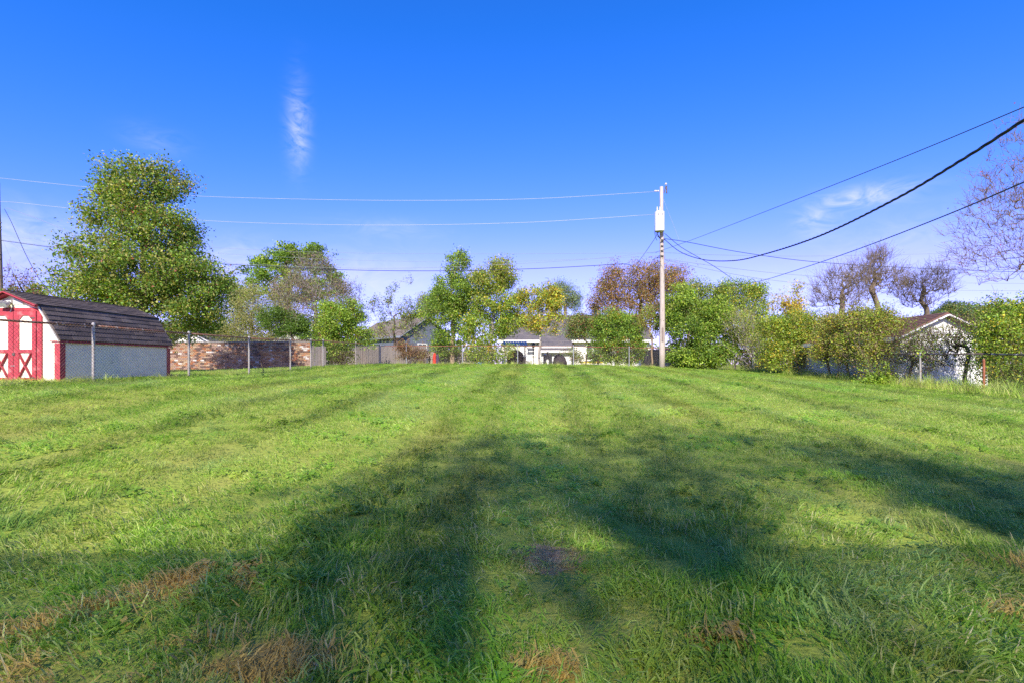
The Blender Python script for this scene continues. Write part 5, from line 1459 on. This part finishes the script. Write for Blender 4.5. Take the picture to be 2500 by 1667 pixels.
wire('telephone_cable', 'faint grey line above the twin topped tree', [(70, 570, 34), (300, 590, 36), (540, 606, 38), (760, 616, 38), (1000, 620, 38), (1300, 620, 36), (1612, 618, 33)], .009, 'grey_cable')
wire('telephone_cable', 'dark cable dropping left from the transformer to the telephone splice', [(1608, 568, 29.2), (1590, 596, 29.3), (1566, 630, 29.4), (1548, 652, 29.4)], .016)
wire('service_cable', 'black cable dropping from the left pole behind the pear tree', [(11, 511, 31), (30, 548, 30), (62, 620, 28), (95, 680, 26), (130, 724, 25)], .016)
wire('service_cable', 'grey cable sagging from the left pole into the pear tree', [(15, 508, 31), (60, 523, 30.5), (120, 546, 30), (180, 572, 29), (240, 600, 28)], .014, 'grey_cable')
for k, (a, b, c, lab) in enumerate([((25, 592, 31), (110, 632, 30), (200, 672, 29), 'upper faint house line fanning from the left pole'), ((28, 594, 31), (90, 640, 30), (180, 690, 29), 'middle faint house line fanning from the left pole'),
                                    ((8, 590, 31), (30, 640, 30), (60, 690, 29), 'steep house line dropping from the left pole'), ((6, 623, 31), (28, 660, 30), (46, 690, 29), 'lowest short house line below the left pole clamps')]):
    wire('house_line', lab, [a, b, c], .008, 'grey_cable')

# ------------------------------------------------------------------ trees behind the viewpoint (their shade lies on the lawn)
def shade_tree(label, x, y, H, blobs, seed, leaves, leaf=.16):
    """blobs local: (dx, dz, rx, rz)"""
    r = np.random.default_rng(seed)
    root = empty('shade_tree', (x, y, g(x, y))); tag(root, label, 'tree')
    W = np.array([b[2] * b[3] for b in blobs]); W = W / W.sum()
    tips = []
    for i in r.choice(len(blobs), 260, p=W):
        b = blobs[i]; v = r.normal(size=3); v /= np.linalg.norm(v); v *= r.random() ** .4
        tips.append((b[0] + v[0] * b[2], v[1] * b[2] * .8, b[1] + v[2] * b[3]))
    T = np.array(tips)
    P0 = [np.array([0, 0, -.2])]; P1 = [np.array([0, 0, H * .45])]; R0 = [.16]; R1 = [.09]
    limbs = [np.array([b[0] * .6, 0, b[1] * .8]) for b in blobs]
    for l_ in limbs: P0.append(np.array([0, 0, H * .4])); P1.append(l_); R0.append(.03); R1.append(.015)
    for t in T:
        j = int(np.argmin([np.linalg.norm(t - l_) for l_ in limbs])); P0.append(limbs[j]); P1.append(t); R0.append(.012); R1.append(.006)
    V, F = edges_mesh('t', np.array(P0), np.array(P1), np.array(R0), np.array(R1), 5)
    link_mesh('trunk', quads_mesh('trunk', V, F), MATS['bark'], root)
    C = T[r.integers(0, len(T), leaves)] + r.normal(size=(leaves, 3)) * .43
    pal = np.array([MG, LG, DG, YG]); cols = pal[r.integers(0, 4, leaves)]
    link_mesh('crown', leaves_mesh('crown', C, leaf * r.uniform(.7, 1.2, leaves), cols, r), MATS['leaf'], root)
tl_ = 1 / math.tan(SUN_EL)
def shade_at(X, Y, z, ytree):
    """height and x of the point at depth ytree that shades ground point (X, Y, z)"""
    L_ = (Y - ytree) / math.cos(SUN_AZ); return X - L_ * math.sin(SUN_AZ), z + L_ * math.tan(SUN_EL)
def build_shade():
    yt = -16.5
    bl = []
    pts = []
    for px, py, rx_, rz_ in SHADE:
        p = gpt(px, py); x, z = shade_at(p.x, p.y, p.z, yt); pts.append((x, z, rx_, rz_))
    xm = sum(p[0] for p in pts) / len(pts); gz0 = g(xm, yt)
    bl = [(x - xm, z - gz0, a, b) for x, z, a, b in pts]
    shade_tree('broad leafy tree behind the ranch house casting the large dappled shadow', xm, yt, max(b[1] for b in bl), bl, 91, 3900)
    yt = -18.5; pts = []
    for px, py, rx_, rz_ in SHADE2:
        p = gpt(px, py); x, z = shade_at(p.x, p.y, p.z, yt); pts.append((x, z, rx_, rz_))
    xm = sum(p[0] for p in pts) / len(pts); gz0 = g(xm, yt)
    bl = [(x - xm, z - gz0, a, b) for x, z, a, b in pts]
    shade_tree('thin leafy tree behind the ranch house casting the streaky shadow', xm, yt, max(b[1] for b in bl), bl, 92, 2300)
SHADE = [(760, 1275, 1.0, .45), (950, 1190, 1.0, .55), (1150, 1120, 1.0, .5), (1290, 1100, .8, .45), (1480, 1085, .8, .5), (1650, 1060, .7, .5), (1660, 1110, .9, .5), (1850, 1130, 1.0, .5), (1400, 1210, 1.7, .6), (1120, 1260, 1.6, .5), (1700, 1230, 1.4, .5)]
SHADE2 = [(1950, 1085, .9, .3), (2200, 1150, 1.0, .3), (2450, 1200, 1.0, .35), (2120, 1100, .9, .14), (2350, 1135, .9, .16), (2600, 1200, 1.2, .5), (2480, 1240, 1.0, .3)]
build_shade()
